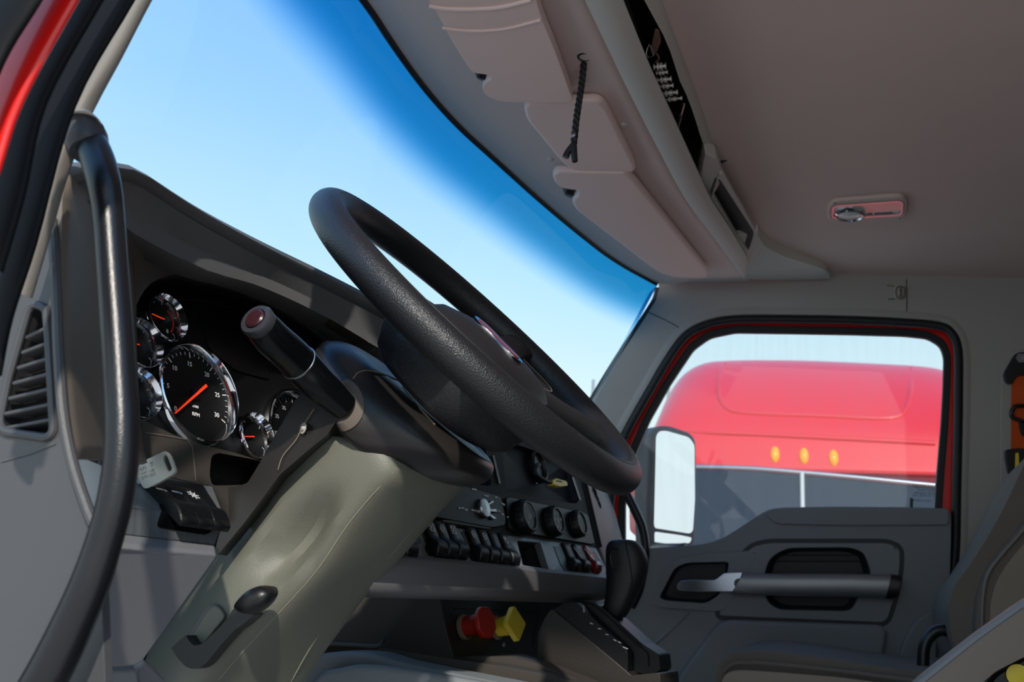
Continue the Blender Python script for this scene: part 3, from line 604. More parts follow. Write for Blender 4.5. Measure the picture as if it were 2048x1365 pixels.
def gauge(px, py, R_, name, label, ticks=None, nums=None, needle=None, depthz=.0, extra=(), bez=.13, col=WHITE, flip=None):
    fr = GC.at(px, py, 0)
    g = lathe(name, fr, [(R_*1.0, -.004), (R_*1.02, .001), (R_*1.03, .006), (R_*1.0, .0105), (R_*.97, .0115), (R_*.955, .0105), (R_*(1-bez*.6), .006), (R_*(1-bez), .0015), (R_*(1-bez), -.003)], CHR, dash, seg=64, label=label)
    lathe('dial_face', fr, [(R_*(1-bez*.9), .0008), (R_*.4, .0008), (.0004, .0008)], PIANO, g, seg=48)
    rf = R_*(1-bez)
    if ticks:
        a0, a1, n, major = ticks; parts = []
        for k in range(n+1):
            a = math.radians(a0+(a1-a0)*k/n); mj = k % major == 0
            r1, r2 = rf*.97, rf*(.86 if mj else .91)
            parts.append(line_geo([(math.cos(a)*r1, math.sin(a)*r1), (math.cos(a)*r2, math.sin(a)*r2)], fr, rf*(.022 if mj else .010), .0014))
        mk('dial_ticks', *merge(parts), col, g, smooth=False)
    if nums:
        parts = [text_geo(s, fr, math.cos(math.radians(a))*rf*rr, math.sin(math.radians(a))*rf*rr, rf*sz, .0011) for s, a, rr, sz in nums]
        mk('dial_numbers', *merge(parts), col, g, smooth=False)
    for s, m_ in extra: mk(s[0], *s[1](fr, rf), m_, g, smooth=False)
    if needle is not None:
        a, Ls, tail = needle; a = math.radians(a); ca, sa = math.cos(a), math.sin(a); w = rf*.032
        lp = [(-sa*w-ca*rf*tail, ca*w-sa*rf*tail), (ca*rf*Ls-sa*w*.5, sa*rf*Ls+ca*w*.5), (ca*rf*Ls+sa*w*.5, sa*rf*Ls-ca*w*.5), (sa*w-ca*rf*tail, -ca*w-sa*rf*tail)]
        slab('needle', [fr.l(x, y, .0042) for x, y in lp], -fr.n*.0012, NEED, g, smooth=False)
        lathe('needle_hub', fr, [(rf*.13, .0009), (rf*.12, .0035), (.0003, .0037)], PIANO, g, seg=24)
    return g
NA = [('0', 218, .72, .15), ('5', 178, .74, .15), ('10', 138, .72, .15), ('15', 98, .70, .15), ('20', 55, .70, .15), ('25', 13, .70, .15), ('30', -28, .70, .15)]
gauge(388, 791, .0545, 'gauge', 'large round tachometer in a chrome ring, orange needle at zero', (218, -28, 30, 5), NA+[('x100', -90, .27, .085), ('RPM', -90, .45, .115)], (222, .86, .42), bez=.11)
NB_ = [('5', 214, .72, .13), ('15', 186, .72, .13), ('25', 150, .72, .14), ('35', 118, .72, .14), ('45', 88, .72, .14), ('55', 58, .72, .14), ('65', 28, .72, .14), ('75', 0, .72, .14)]
gauge(590, 872, .0545, 'gauge', 'large round speedometer partly hidden by the column trim', (214, -34, 32, 2), NB_+[(str(v), 214-k*28, .42, .075) for k, v in enumerate((10, 30, 50, 70, 90, 110))], None, bez=.11, col=DIMW)
small = lambda fr, rf: text_geo('8', fr, rf*.30, -rf*.62, rf*.3, .0011)
def arc(fr, rf, a0, a1, r=.74, w=.1):
    return line_geo([(math.cos(math.radians(a))*rf*r, math.sin(math.radians(a))*rf*r) for a in range(a0, a1, 8)], fr, rf*w, .0012)
RG = mat('red_print', 'c03020', .5)
gauge(322, 641, .0262, 'gauge', 'small round chrome-ringed gauge at the top left of the cluster', (150, -40, 6, 2), [('8', -58, .62, .3)], (176, .72, .05), extra=[(('red_arc', lambda fr, rf: arc(fr, rf, -40, 58)), RG)], bez=.2)
gauge(270, 692, .0262, 'gauge', 'small round gauge half hidden by the grab bar, second from top', (150, -30, 6, 2), None, (190, .7, .1), bez=.2)
gauge(266, 792, .0262, 'gauge', 'small round gauge half hidden by the grab bar, third from top', (150, -30, 6, 2), None, None, bez=.2)
gauge(502, 876, .0262, 'gauge', 'small round chrome-ringed gauge between tachometer and speedometer', (120, -30, 4, 2), None, (190, .72, .05), bez=.2)

# left cheek of the dash beside the door
ck = []
for y_, xs in ((352, (124, 132, 150, 180, 205, 240)), (400, (116, 124, 146, 178, 205, 245)), (500, (112, 121, 143, 178, 212, 262)), (600, (112, 121, 143, 178, 212, 268)), (720, (115, 124, 146, 182, 215, 270)), (830, (126, 135, 156, 190, 220, 276)), (890, (134, 143, 164, 196, 226, 282)), (918, (140, 149, 170, 200, 230, 290))):
    ck.append([X(xs[0]-8, y_, -.93)]+[X(x, y_+dy, xx) for x, xx, dy in zip(xs, (-.955, -.962, -.945, -.90, -.85, -.78), (0, 0, 0, 2, 4, 10))])
shell('end_cheek', [cr(r, 3) for r in ck], .004, CHEEK, dash)
slab('cheek_slot', [X(*q, -.862) for q in [(181, 470), (187, 470), (200, 676), (190, 676)]], V((.006, .01, 0)), GLOSS, dash)
slab('chrome_clip', [X(*q, -.868) for q in [(181, 673), (191, 671), (199, 678), (198, 688), (186, 682)]], V((.006, .006, 0)), CHR2, dash, bev=.001)
# brown panel under the gauges, cubby
BP = Fr(GC.p(400, 900, .010), DA, tilt(math.radians(12)))
bp = [(225, 790), (262, 828), (345, 869), (405, 890), (470, 906), (520, 922), (610, 962), (560, 1060), (440, 1040), (430, 986), (418, 972), (300, 945), (205, 930)]
cub = rn2([(423, 912), (436, 906), (520, 922), (560, 940), (512, 968), (500, 970), (424, 972), (419, 950)], 9, 3)
slab('lower_cluster_panel', [BP.p(*q) for q in bp], -BP.n*.006, BROWN, dash, holes=[[BP.p(*q) for q in cub]], bev=.0015)
bowl('cubby', [BP.p(*q) for q in cub], -BP.n*.03, .05, BLACKP, dash)
seam('panel_crease', [(290, 866), (330, 872), (374, 880), (384, 895), (388, 930), (391, 962)], BP.at(400, 900, .0002), .0009, CHEEK, parent=dash)
boxf('ignition_recess', BP.at(262, 900, .0), -.035, .012, -.05, .028, -.004, .003, BLACKP, dash, bev=.003)
# left switch panel of brushed metal, two faces
SU = Fr(X(430, 975, -.665), DA, tilt(math.radians(58)))
SL = Fr(SU.p(352, 1030), DA, tilt(math.radians(16)))
su = [(205, 932), (300, 946), (380, 967), (424, 974), (441, 1017), (446, 1034), (320, 1023), (200, 1008)]
rec = [(303, 978), (322, 958), (350, 962), (408, 972), (421, 1000), (440, 1022), (432, 1045), (420, 1068), (316, 1052)]
slab('switch_plate', [SU.p(*q) for q in su], -SU.n*.003, BRUSH, dash)
ll = [(190, 1006), (320, 1023), (446, 1034), (440, 1060), (430, 1090), (330, 1079), (245, 1069), (185, 1060)]
e_u = [SU.p(x, y) for x, y in ((190, 1006), (320, 1023), (446, 1034))]
LF = Fr(SU.p(320, 1023), DA, tilt(math.radians(8)))
slab('switch_plate_front', [LF.p(*q) for q in ll], -LF.n*.003, BRUSH, dash, bev=.0008)
slab('switch_bay', [SU.p(*q, .0012) for q in rn2([(302, 962), (318, 957), (350, 962), (407, 971), (414, 984), (444, 1030), (378, 1028), (325, 1022)], 4, 2)], -SU.n*.003, PIANO, dash)
slab('switch_bay', [LF.p(*q, .0012) for q in rn2([(325, 1022), (447, 1030), (440, 1038), (426, 1062), (416, 1069), (400, 1069), (320, 1056), (316, 1050)], 4, 2)], -LF.n*.003, PIANO, dash)
tube('bay_rim', [LF.p(*q, .002) for q in [(430, 1042), (424, 1058), (416, 1068), (404, 1070)]], .0006, CHR2, dash, seg=6)
def icon(kind, fr, a, b, s):
    P = []
    L = lambda pts, w=.12: P.append(line_geo([(a+x*s, b+y*s) for x, y in pts], fr, s*w, .0006))
    cir = lambda r, cx=0, cy=0, n=14, a0=0, a1=360: [(cx+r*math.cos(math.radians(a0+(a1-a0)*k/n)), cy+r*math.sin(math.radians(a0+(a1-a0)*k/n))) for k in range(n+1)]
    if kind == 'lamp':
        L(cir(.42))
        for k in range(8): t = k*math.pi/4; L([(math.cos(t)*.6, math.sin(t)*.6), (math.cos(t)*.9, math.sin(t)*.9)])
        L([(-.2, 0), (0, -.2), (.3, .3)])
    elif kind == 'wheel': L(cir(.7)); L(cir(.3)); L([(-.7, 0), (-.3, 0)]); L([(.3, 0), (.7, 0)]); L([(0, -.7), (0, -.3)])
    elif kind == 'truck': L([(-.8, -.5), (-.8, .4), (.1, .4), (.1, -.5), (-.8, -.5)]); L([(.1, .1), (.5, .1), (.8, -.2), (.8, -.5), (.1, -.5)]); L(cir(.18, -.45, -.6)); L(cir(.18, .45, -.6))
    elif kind == 'fan': [L(cir(.35, .4*math.cos(t), .4*math.sin(t), 10)) for t in (0, 2.1, 4.2)]
    elif kind == 'hand': L([(-.7, .5), (-.2, .1), (-.5, -.2), (.2, -.7), (.7, -.3), (.5, .3), (-.1, .6)], .2); L([(-.3, .7), (.2, .2)], .2)
    elif kind == 'cross': L([(-.7, .7), (.7, -.7)]); L([(-.7, -.7), (.7, .7)]); L([(-.7, -.7), (.7, -.7), (.7, .7), (-.7, .7), (-.7, -.7)])
    elif kind == 'bar': L([(-.7, .1), (.2, 0)], .3); L([(.5, -.1), (.7, -.15)], .3)
    return merge(P)
def rocker(fr, a, b, w, h, ic, up=.55, bulge=.010, isz=.0075, m=SWB, lm=None, parent=None, label=None):
    "rocker switch: icon field on the upper half, swollen lower half"
    pf = [(h*.5, -.002), (h*.5, .0032), (h*.12, .0035), (0, .0045), (-h*.16, bulge), (-h*.30, bulge*1.05), (-h*.46, bulge*.55), (-h*.5, .002), (-h*.5, -.002)]
    pf = [(p.x, p.y) for p in cr([V((*q, 0)) for q in pf], 3)]
    rows = [[fr.l(a+s_*w/2*k, b+v*kk, n*kk2) for v, n in pf] for s_, k, kk, kk2 in ((-1, 1, .97, .8), (-1, .9, 1, 1), (1, .9, 1, 1), (1, 1, .97, .8))]
    s = loft('rocker_switch', rows, m, parent or dash, angle=50, label=label)
    vs = [r[i] for r in (rows[0], rows[-1]) for i in range(len(pf))]
    n_ = len(pf); mk('rocker_side', vs, [list(range(n_)), list(range(n_, 2*n_))], lm or m, s, smooth=False)
    if ic: mk('switch_icon', *icon(ic, Fr(fr.l(0, 0, .0034), fr.a, fr.b), a, b+h*.29, isz or w*.28), WHITE, s, smooth=False)
    return s
for i, (q, ic) in enumerate((((340, 1010), 'bar'), ((371, 1015), 'bar'), ((404, 1020), 'lamp'))):
    f = SU.at(*q, .0015); rocker(f, 0, 0, .0200, .060, ic, bulge=.0085, isz=.0065)
# ledge and knee panel below
LG = Fr(LF.p(330, 1080), DA, tilt(math.radians(75)))
slab('knee_ledge', [LG.p(*q) for q in [(170, 1060), (245, 1069), (330, 1079), (430, 1090), (434, 1111), (330, 1101), (160, 1085)]], -LG.n*.004, KNEE, dash, bev=.002)
KP = Fr(LG.p(330, 1101), DA, tilt(math.radians(-24)))
kp = [(160, 1084), (330, 1100), (434, 1110), (432, 1118), (285, 1325), (268, 1334), (180, 1339), (100, 1352), (60, 1300), (60, 1090)]
slab('knee_panel', [KP.p(*q) for q in kp], -KP.n*.008, KNEE, dash, bev=.003)
slab('knee_lower_trim', [KP.p(*q, -.006) for q in [(60, 1352), (180, 1345), (274, 1341), (278, 1365), (276, 1480), (20, 1480)]], -KP.n*.01, FLOORM, dash, bev=.002)
slab('knee_lower_trim', [KP.p(*q, -.012) for q in [(278, 1340), (290, 1322), (330, 1360), (330, 1480), (280, 1480)]], -KP.n*.01, KNEE, dash, bev=.002)
# brushed wedge by the cheek
slab('side_wedge', [X(*q, -.895) for q in rn2([(137, 914), (150, 910), (204, 932), (214, 950), (196, 1060), (186, 1048), (160, 985)], 4, 3)], V((.01, .012, 0)), WEDGE, dash, bev=.002)
# door-side end panel with vent grille
sp_ = [(92, 430), (112, 436), (112, 560), (116, 680), (124, 800), (134, 890), (150, 960), (176, 1030), (200, 1100), (210, 1365), (205, 1480), (-60, 1480), (-60, 560), (40, 560)]
SPF = Fr(X(60, 800, -.960), V((.06, 1, 0)), ZAX)
SP = Fr(SPF.o, SPF.a, SPF.b)
vent = rn2([(70, 612), (92, 620), (96, 660), (103, 780), (107, 852), (106, 866), (96, 874), (14, 862), (6, 852), (5, 840), (22, 760), (60, 628)], 8, 3)
slab('side_panel', [SP.p(*q) for q in rn2(sp_, 20, 3)], -SP.n*.006 if SP.n.dot(fw) < 0 else SP.n*.006, SIDE, dash, holes=[[SP.p(*q) for q in vent]], bev=.002)
NSP = SP.n if SP.n.dot(fw) < 0 else -SP.n
bowl('vent_duct', [SP.p(*q) for q in vent], -NSP*.012, .1, DARK, dash)
tube('vent_rim', [SP.p(*q)+NSP*.001 for q in off2(vent, 3)], .0028, SIDE, dash, closed=True, n=1, seg=8)
for i in range(7):
    y0 = 660+i*30.5; xl = 56-i*8.6; xr = 94+i*1.9
    slab('vent_slat', [SP.p(*q)+NSP*.002 for q in [(xl-2, y0+13), (xr+3, y0-7), (xr+3, y0), (xl-2, y0+21)]], -NSP*.012, SIDE, dash, bev=.0015)
seam('side_seam', [(2, 924), (60, 908), (110, 888)], Fr(SP.o+NSP*.0006, SP.a, SP.b) if SP.n.dot(NSP) > 0 else Fr(SP.o+NSP*.0006, -SP.a, SP.b), .0008, DASH, c=.0003, parent=dash)
tube('edge_strip', [X(*q, -.966) for q in [(104, 440), (112, 560), (117, 700), (127, 830), (146, 930), (172, 1010), (188, 1050)]], .0035, SIDE, dash, seg=10)

# ------------------------------------------------------------------ centre of the dash
cA, cB = X(1163, 965, .3), X(1192, 1095, .3)
CC = Fr(cA, DA, cA-cB)
SR = Fr(cB, DA, X(1192, 1095, .3)-X(1214, 1140, .3))
cfaces = [(760, 820), (1130, 880), (1150, 925), (1163, 965), (1192, 1095), (1130, 1090), (1010, 1072), (900, 1056), (820, 1044), (700, 1030), (690, 900)]
scr = rn2([(1002, 905), (1144, 950), (1152, 1010), (1148, 1012), (1020, 984), (1012, 975)], 4, 2)
scr2 = rn2([(880, 880), (975, 905), (985, 972), (900, 955)], 4, 2)
hol = [rn2([(1003, 880), (1143, 925), (1157, 1004), (1150, 1008), (1020, 984), (1012, 978)], 4, 2), rn2([(860, 860), (970, 890), (983, 968), (978, 973), (900, 958), (860, 950)], 4, 2)]
slab('centre_fascia', [CC.p(*q) for q in rn2(cfaces, 4, 2)], -CC.n*.012, CENT, dash, bev=.003, holes=[[CC.p(*q) for q in h] for h in hol])
for h in hol: bowl('centre_tray', [CC.p(*q) for q in h], -CC.n*.012, .04, NAVY, dash)
tube('chrome_strip', [CC.p(986, 912, .002), CC.p(999, 968, .002)], .0020, CHR2, dash, smoothpath=False)
tube('chrome_strip', [CC.p(1145, 955, .002), CC.p(1160, 1001, .002)], .0022, CHR2, dash, smoothpath=False)
sh = [CC.p(1163, 965), CC.p(1192, 1095)]
tube('fascia_edge', [CC.p(1150, 915, -.003), CC.p(1166, 968, -.003), CC.p(1183, 1040, -.003), CC.p(1196, 1096, -.003)], .0085, CENT, dash)
# radio
RD = CC.at(960, 1010, .004)
radio = slab('radio', [CC.p(*q, .006) for q in rn2([(930, 972), (1002, 994), (1012, 1040), (1010, 1052), (985, 1056), (880, 1037), (850, 1030)], 4, 2)], -CC.n*.010, RADB, dash, bev=.002)
k = CC.at(965, 1018, .006)
lathe('radio_knob', k, [(.0145, 0), (.0145, .004), (.013, .006), (.0003, .0065)], CHR2, radio, seg=28, label='round silver radio dial')
for pts in ([(976, 1008), (985, 1001), (989, 1004), (980, 1011)], [(981, 1018), (993, 1018), (994, 1025), (981, 1024)], [(977, 1030), (983, 1029), (994, 1037), (988, 1040)]):
    slab('radio_button', [CC.p(*q, .0095) for q in pts], -CC.n*.004, CHR2, radio, bev=.0008)
slab('radio_button', [CC.p(*q, .008) for q in [(994, 1019), (1002, 1020), (1002, 1026), (995, 1025)]], -CC.n*.003, DIMW, radio, bev=.0006)
vs, fs = merge([line_geo([CC.uv(CC.p(x, y)), CC.uv(CC.p(x+l, y+l*.16))], CC, .0022, .0068) for x, y, l in ((909, 1019, 4), (916, 1019, 3), (922, 1022, 5), (935, 1023, 5), (942, 1024, 2), (947, 1026, 6), (957, 1028, 3), (962, 1029, 5), (961, 994, 3), (966, 995, 3), (983, 997, 4), (995, 1010, 5), (998, 1012, 4), (995, 1031, 5), (1007, 1037, 2), (936, 981, 9))])
mk('radio_markings', vs, fs, WHITE, radio, smooth=False)
slab('cd_slot_lip', [CC.p(*q, .008) for q in rn2([(884, 1040), (900, 1041), (984, 1056), (978, 1059), (888, 1045)], 2, 2)], -CC.n*.010, BROWN, radio, bev=.0012)
# climate dials
clim = slab('climate_panel', [CC.p(*q, .004) for q in rn2([(1012, 996), (1020, 994), (1172, 1027), (1177, 1032), (1190, 1088), (1184, 1090), (1030, 1064), (1018, 1058)], 5, 3)], -CC.n*.008, RADB, dash, bev=.0015)
def dial(q, R_, marks, nm='climate_dial'):
    f = CC.at(*q, .003)
    d = lathe(nm, f, [(R_*1.05, 0), (R_*1.02, .006), (R_*.95, .013), (R_*.88, .0150), (R_*.80, .0150), (R_*.74, .0130), (.0003, .0128)], SWB, clim, seg=40)
    f2 = Fr(f.l(0, 0, .0128), f.a, f.b)
    mk('dial_marks', *merge(marks(f2, R_)), WHITE, d, smooth=False)
    vs, fs = merge([geo_box(-.0006, .0006, R_*.99, R_*1.06, .003, .012, Fr(f.o, f.a*math.cos(t)+f.b*math.sin(t), f.b*math.cos(t)-f.a*math.sin(t))) for t in [k*math.pi/9 for k in range(18)]])
    mk('dial_ridges', vs, fs, BLACKP, d, smooth=False)
arcp = lambda r, a0, a1, n=14: [(r*math.cos(math.radians(a0+(a1-a0)*k/n)), r*math.sin(math.radians(a0+(a1-a0)*k/n))) for k in range(n+1)]
dial((1044, 1036), .0265, lambda f, R_: [line_geo(arcp(R_*.72, 170, 0), f, .0013, .0004), icon('fan', f, 0, 0, R_*.3), line_geo([(-R_*.35, -R_*.45), (-R_*.3, -R_*.45)], f, .002)])
dial((1102, 1045), .0250, lambda f, R_: [icon('wheel', f, 0, 0, R_*.24)]+[icon('lamp', f, R_*.55*math.cos(t), R_*.55*math.sin(t), R_*.13) for t in (.2, 1.2, 2.2, 3.2, 4.2, 5.2)])
dial((1150, 1050), .0235, lambda f, R_: [icon('wheel', f, -R_*.3, R_*.4, R_*.18), line_geo([(-R_*.45, 0), (-R_*.4, 0)], f, .002), icon('fan', f, -R_*.3, -R_*.4, R_*.18)])
# switch row in brushed metal
SR = Fr(cB, DA, cB-X(1214, 1142, .3))
srp = [(640, 1022), (820, 1045), (900, 1057), (1010, 1073), (1130, 1092), (1192, 1096), (1206, 1124), (1214, 1142), (1210, 1149), (1150, 1142), (1000, 1130), (791, 1110), (640, 1090)]
srp = [(640, 1020), (820, 1043), (1010, 1070), (1192, 1096), (1212, 1138), (1212, 1157), (1000, 1138), (791, 1115), (640, 1098)]
ebay = rn2([(1034, 1082), (1080, 1086), (1100, 1138), (1094, 1138), (1046, 1131), (1044, 1122)], 3, 2)
slab('centre_switch_plate', [SR.p(*q) for q in srp], -SR.n*.004, BRUSH, dash, bev=.001, holes=[[SR.p(*q) for q in ebay]])
def bay(pts, r=3): slab('switch_bay', [SR.p(*q, .0008) for q in rn2(pts, r, 2)], -SR.n*.003, PIANO, dash)
bay([(780, 1062), (840, 1074), (843, 1084), (833, 1104), (826, 1108), (786, 1104)]); bay([(838, 1050), (903, 1060), (932, 1086), (922, 1112), (914, 1118), (858, 1112), (850, 1098), (852, 1086)])
bay([(922, 1063), (1012, 1074), (1036, 1104), (1026, 1127), (1018, 1131), (944, 1122), (938, 1112), (940, 1100)]); bay([(1107, 1092), (1190, 1104), (1208, 1136), (1200, 1148), (1130, 1142), (1122, 1130)])
slab('open_bay_rim', [SR.p(*q, .003) for q in [(1027, 1080), (1046, 1082), (1112, 1136), (1104, 1143), (1044, 1136)]][:0] or [SR.p(*q, .004) for q in [(1080, 1084), (1086, 1085), (1110, 1127), (1106, 1141), (1098, 1140)]], -SR.n*.012, BRUSH, dash, bev=.001)
bowl('empty_switch_bay', [SR.p(*q, -.001) for q in ebay], -SR.n*.03, .03, DARK, dash)
for e0_ in ([(838, 1090), (834, 1100), (826, 1106)], [(928, 1096), (922, 1108), (914, 1117)], [(1032, 1112), (1026, 1124), (1018, 1130)], [(1112, 1126), (1108, 1136), (1104, 1141)], [(1204, 1136), (1200, 1144), (1198, 1149)]):
    tube('bay_rim', [SR.p(*q, .002) for q in e0_], .0008, CHR2, dash, seg=6)
for q, ic in (((806, 1080), None), ((866, 1079), 'cross'), ((888, 1082), 'wheel'), ((910, 1084), 'cross'), ((951, 1092), 'wheel'), ((973, 1096), 'fan'), ((993, 1099), None), ((1015, 1102), 'hand'), ((1140, 1117), None), ((1160, 1119), 'truck')):
    f = SR.at(*q, .0008); rocker(f, 0, 0, .0240 if q[0] < 1100 else .025, .052, ic, bulge=.0105)
f = SR.at(1182, 1121, .0008); rocker(f, 0, 0, .024, .052, 'truck', bulge=.0105, m=FILM, label='dark red rocker switch at the right end of the row')
for q in ((1149, 1116), (1171, 1118)): tube('chrome_divider', [SR.at(*q, .0).l(0, .016, .006), SR.at(*q, .0).l(0, -.006, .012), SR.at(*q, .0).l(-.004, -.016, .018)], .0008, CHR2, dash, seg=6)
# rounded lip below the row and the face tucked under
la, lb = SR.p(722, 1108), SR.p(1214, 1156)
def lipcurve(dz, dn, r=0): return [la+V((0, 0, dz))+CC.n*dn, lb+V((0, 0, dz))+CC.n*dn-DA*r]
prof = [(.002, -.012), (.002, .002), (-.004, .008), (-.016, .009), (-.031, .007), (-.036, .0), (-.038, -.03)]
rows = []
for dz, dn in prof:
    a, b = lipcurve(dz, dn); rows.append([a, a.lerp(b, .5), b-DA*.012, b-DA*.003+CC.n*(-.003), b+CC.n*(-.010), b+CC.n*(-.06)])
shell('lower_lip', rows, .003, KNEE if False else mat('lip_grey', '5c5b5d', .5, grain=700, bump=.2), dash)
# passenger end of the dash
pe = [(1156, 936), (1182, 975), (1204, 1010), (1222, 1050), (1238, 1095), (1246, 1140), (1250, 1200), (1212, 1200), (1212, 1140), (1196, 1096), (1178, 1020), (1163, 965)]
rows = []
for a_, b_, c_ in (((1150, 900), (1172, 925), (1190, 925)), ((1163, 965), (1183, 968), (1204, 975)), ((1180, 1030), (1205, 1016), (1222, 1020)), ((1192, 1095), (1220, 1090), (1240, 1088)), ((1206, 1130), (1228, 1130), (1250, 1130)), ((1212, 1195), (1234, 1200), (1254, 1200))):
    rows.append([CC.p(*a_, -.012), X(*b_, .52), X(*c_, .80), X(c_[0]+6, c_[1]+4, .90)])
shell('passenger_end', [cr(r, 3) for r in rows], .004, mat('end_grey', '6a6a6f', .5, grain=700, bump=.2), dash)
vnt = slab('side_vent', [X(*q, .47) for q in rn2([(1170, 966), (1190, 976), (1204, 1014), (1200, 1024), (1182, 1016)], 4, 2)], V((.01, .01, 0)), PIANO, dash, bev=.001)
for i in range(4): slab('vent_blade', [X(*q, .462) for q in [(1174+i*2.2, 974+i*10), (1192+i*2, 980+i*10), (1193+i*2, 983+i*10), (1175+i*2.2, 977+i*10)]], V((.012, .0, 0)), BLACKP, vnt)
slab('vent_tab', [X(*q, .460) for q in [(1183, 997), (1189, 999), (1190, 1004), (1184, 1002)]], V((.012, 0, 0)), DIMW, vnt)
slab('end_badge', [X(*q, .50) for q in rn2([(1184, 1032), (1193, 1034), (1206, 1066), (1203, 1069), (1190, 1061)], 2, 2)], V((.01, .012, 0)), mat('pale_red', 'e88a86', .4), dash, bev=.001)
slab('end_trim', [X(*q, .50) for q in [(1192, 1032), (1197, 1034), (1208, 1064), (1204, 1067)]], V((.01, .01, 0)), CHR2, dash, bev=.001)
slab('end_switch', [X(*q, .50) for q in rn2([(1188, 1064), (1204, 1070), (1206, 1088), (1196, 1092), (1192, 1082)], 3, 2)], V((.01, .012, 0)), BLACKP, dash, bev=.001)
# underside and back wall under the dash, brake valve pod, tunnel cover
UB = Fr(X(900, 1230, -.05), DA, tilt(math.radians(-8)))
slab('under_dash_wall', [UB.p(*q, -.30) for q in [(560, 1130), (700, 1150), (1260, 1165), (1300, 1320), (600, 1330), (500, 1330)]], -UB.n*.01, BROWN, dash)

# ================================================================== STEERING WHEEL
WC = V((-.47, .347, 2.003)); WR = .2222; TR = .0191
def rotv(v, k, a): return v*math.cos(a)+k.cross(v)*math.sin(a)+k*(k.dot(v)*(1-math.cos(a)))
t_ = .7627; wa = V((0, math.cos(t_), math.sin(t_))); wb = V((1, 0, 0))
wa = rotv(wa, ZAX, -.0494); wb = rotv(wb, ZAX, -.0494); wn = wa.cross(wb); wb = rotv(wb, wa, -.0663)
# shift the centre out along the sight line so that the rim stays where the photo has it
C0 = V((-.5, .3357, 1.9943)); k0 = (WC.x-CAM.x)/(C0.x-CAM.x); WC = CAM+(C0-CAM)*k0; WR = .215*k0; TR = .0185*k0
WFR = Fr(WC, wb, wa)
if WFR.n.dot(V((0, -1, 1))) < 0: WFR = Fr(WC, -wb, wa)
wheel = thing('steering_wheel', WC, 'large black leather-grained steering wheel with a smooth padded hub', 'steering wheel')
pts = [WFR.l(math.cos(a)*WR, math.sin(a)*WR) for a in [2*math.pi*k/96 for k in range(96)]]
tube('rim', pts, TR, LEA, wheel, closed=True, smoothpath=False, seg=32)
tube('rim_seam', [WFR.l(math.cos(a)*(WR-.0*TR), math.sin(a)*(WR-.0*TR), TR*.99) for a in [2*math.pi*k/96 for k in range(96)]], .0006, SMO, wheel, closed=True, smoothpath=False, seg=6)
def se(ra, rb, e, seg=40, ca=0, cb=0, c=0, tb=0):
    out = []
    for k in range(seg):
        t = 2*math.pi*k/seg; x = math.copysign(abs(math.cos(t))**(2/e), math.cos(t))*ra; y = math.copysign(abs(math.sin(t))**(2/e), math.sin(t))*rb
        out.append(WFR.l(ca+x*(1+tb*y/rb), cb+y, c))
    return out
# hub pad (swollen cover), housing behind it
loft('hub_pad', [se(.094, .074, 3.0, c=-.022, cb=-.024), se(.098, .078, 2.8, c=-.016, cb=-.024), se(.096, .076, 2.7, c=-.006, cb=-.024), se(.086, .067, 2.6, c=.003, cb=-.023), se(.062, .048, 2.5, c=.009, cb=-.022), se(.030, .024, 2.4, c=.012, cb=-.020), se(.002, .002, 2, c=.0125, cb=-.020)], SMO, wheel, closed=True)
loft('hub_housing', [se(.002, .002, 2, c=-.083, cb=-.018), se(.070, .060, 2.4, c=-.083, cb=-.018), se(.094, .082, 2.5, c=-.081, cb=-.018), se(.1005, .0885, 2.5, c=-.075, cb=-.017), se(.104, .096, 2.6, c=-.055, cb=-.014), se(.106, .104, 2.6, c=-.032, cb=-.011), se(.098, .098, 2.7, c=-.018, cb=-.010)], LEA, wheel, closed=True)
tube('stitch_line', se(.0985, .0785, 2.75, c=-.014, cb=-.024)+[], .0008, CHEEK, wheel, closed=True, smoothpath=False, seg=6)
# spokes: four arms dished from hub to rim
def spoke(a, w0, w1, nm='spoke'):
    ca, sa = math.cos(a), math.sin(a); rows = []
    for r, w, h, th in ((.075, w0, -.012, .012), (.10, w0*.95, -.012, .012), (.14, (w0+w1)*.46, -.008, .0105), (.175, w1*.95, -.003, .0105), (WR-TR*.6, w1*1.15, 0, .011), (WR, w1*1.4, 0, .009)):
        rr = []
        for k in range(20):
            t = 2*math.pi*k/20; x = math.copysign(abs(math.cos(t))**.75, math.cos(t))*w; z = math.copysign(abs(math.sin(t))**.75, math.sin(t))*th
            rr.append(WFR.l(ca*r-sa*x, sa*r+ca*x, h+z))
        rows.append(rr)
    return loft(nm, cr_rows(rows, 3), SMO, wheel, closed=True, cap=True)
def cr_rows(rows, n):
    cols = [cr([r[j] for r in rows], n) for j in range(len(rows[0]))]; return [[c[i] for c in cols] for i in range(len(cols[0]))]
for a, w0, w1 in ((math.radians(14), .030, .022), (math.radians(166), .030, .022), (math.radians(-38), .026, .018), (math.radians(218), .026, .018)): spoke(a, w0, w1)
# control pod outline plates on the upper spokes
for sg in (1, -1):
    lp = [(.100*sg, .066), (.155*sg, .064), (.172*sg, .046), (.172*sg, -.030), (.150*sg, -.050), (.104*sg, -.058)]
    slab('spoke_panel', [WFR.l(x, y, -.003) for x, y in [(p.x, p.y) for p in rnd([V((*q, 0)) for q in lp], .016, 4)]], -WFR.n*.012, SMO, wheel, bev=.002)
    q = [WFR.l(x, y, -.0022) for x, y in [(p.x, p.y) for p in rnd([V((*q, 0)) for q in lp], .016, 4)]]
    tube('panel_outline', q, .0006, SCUFF, wheel, closed=True, smoothpath=False, seg=6)
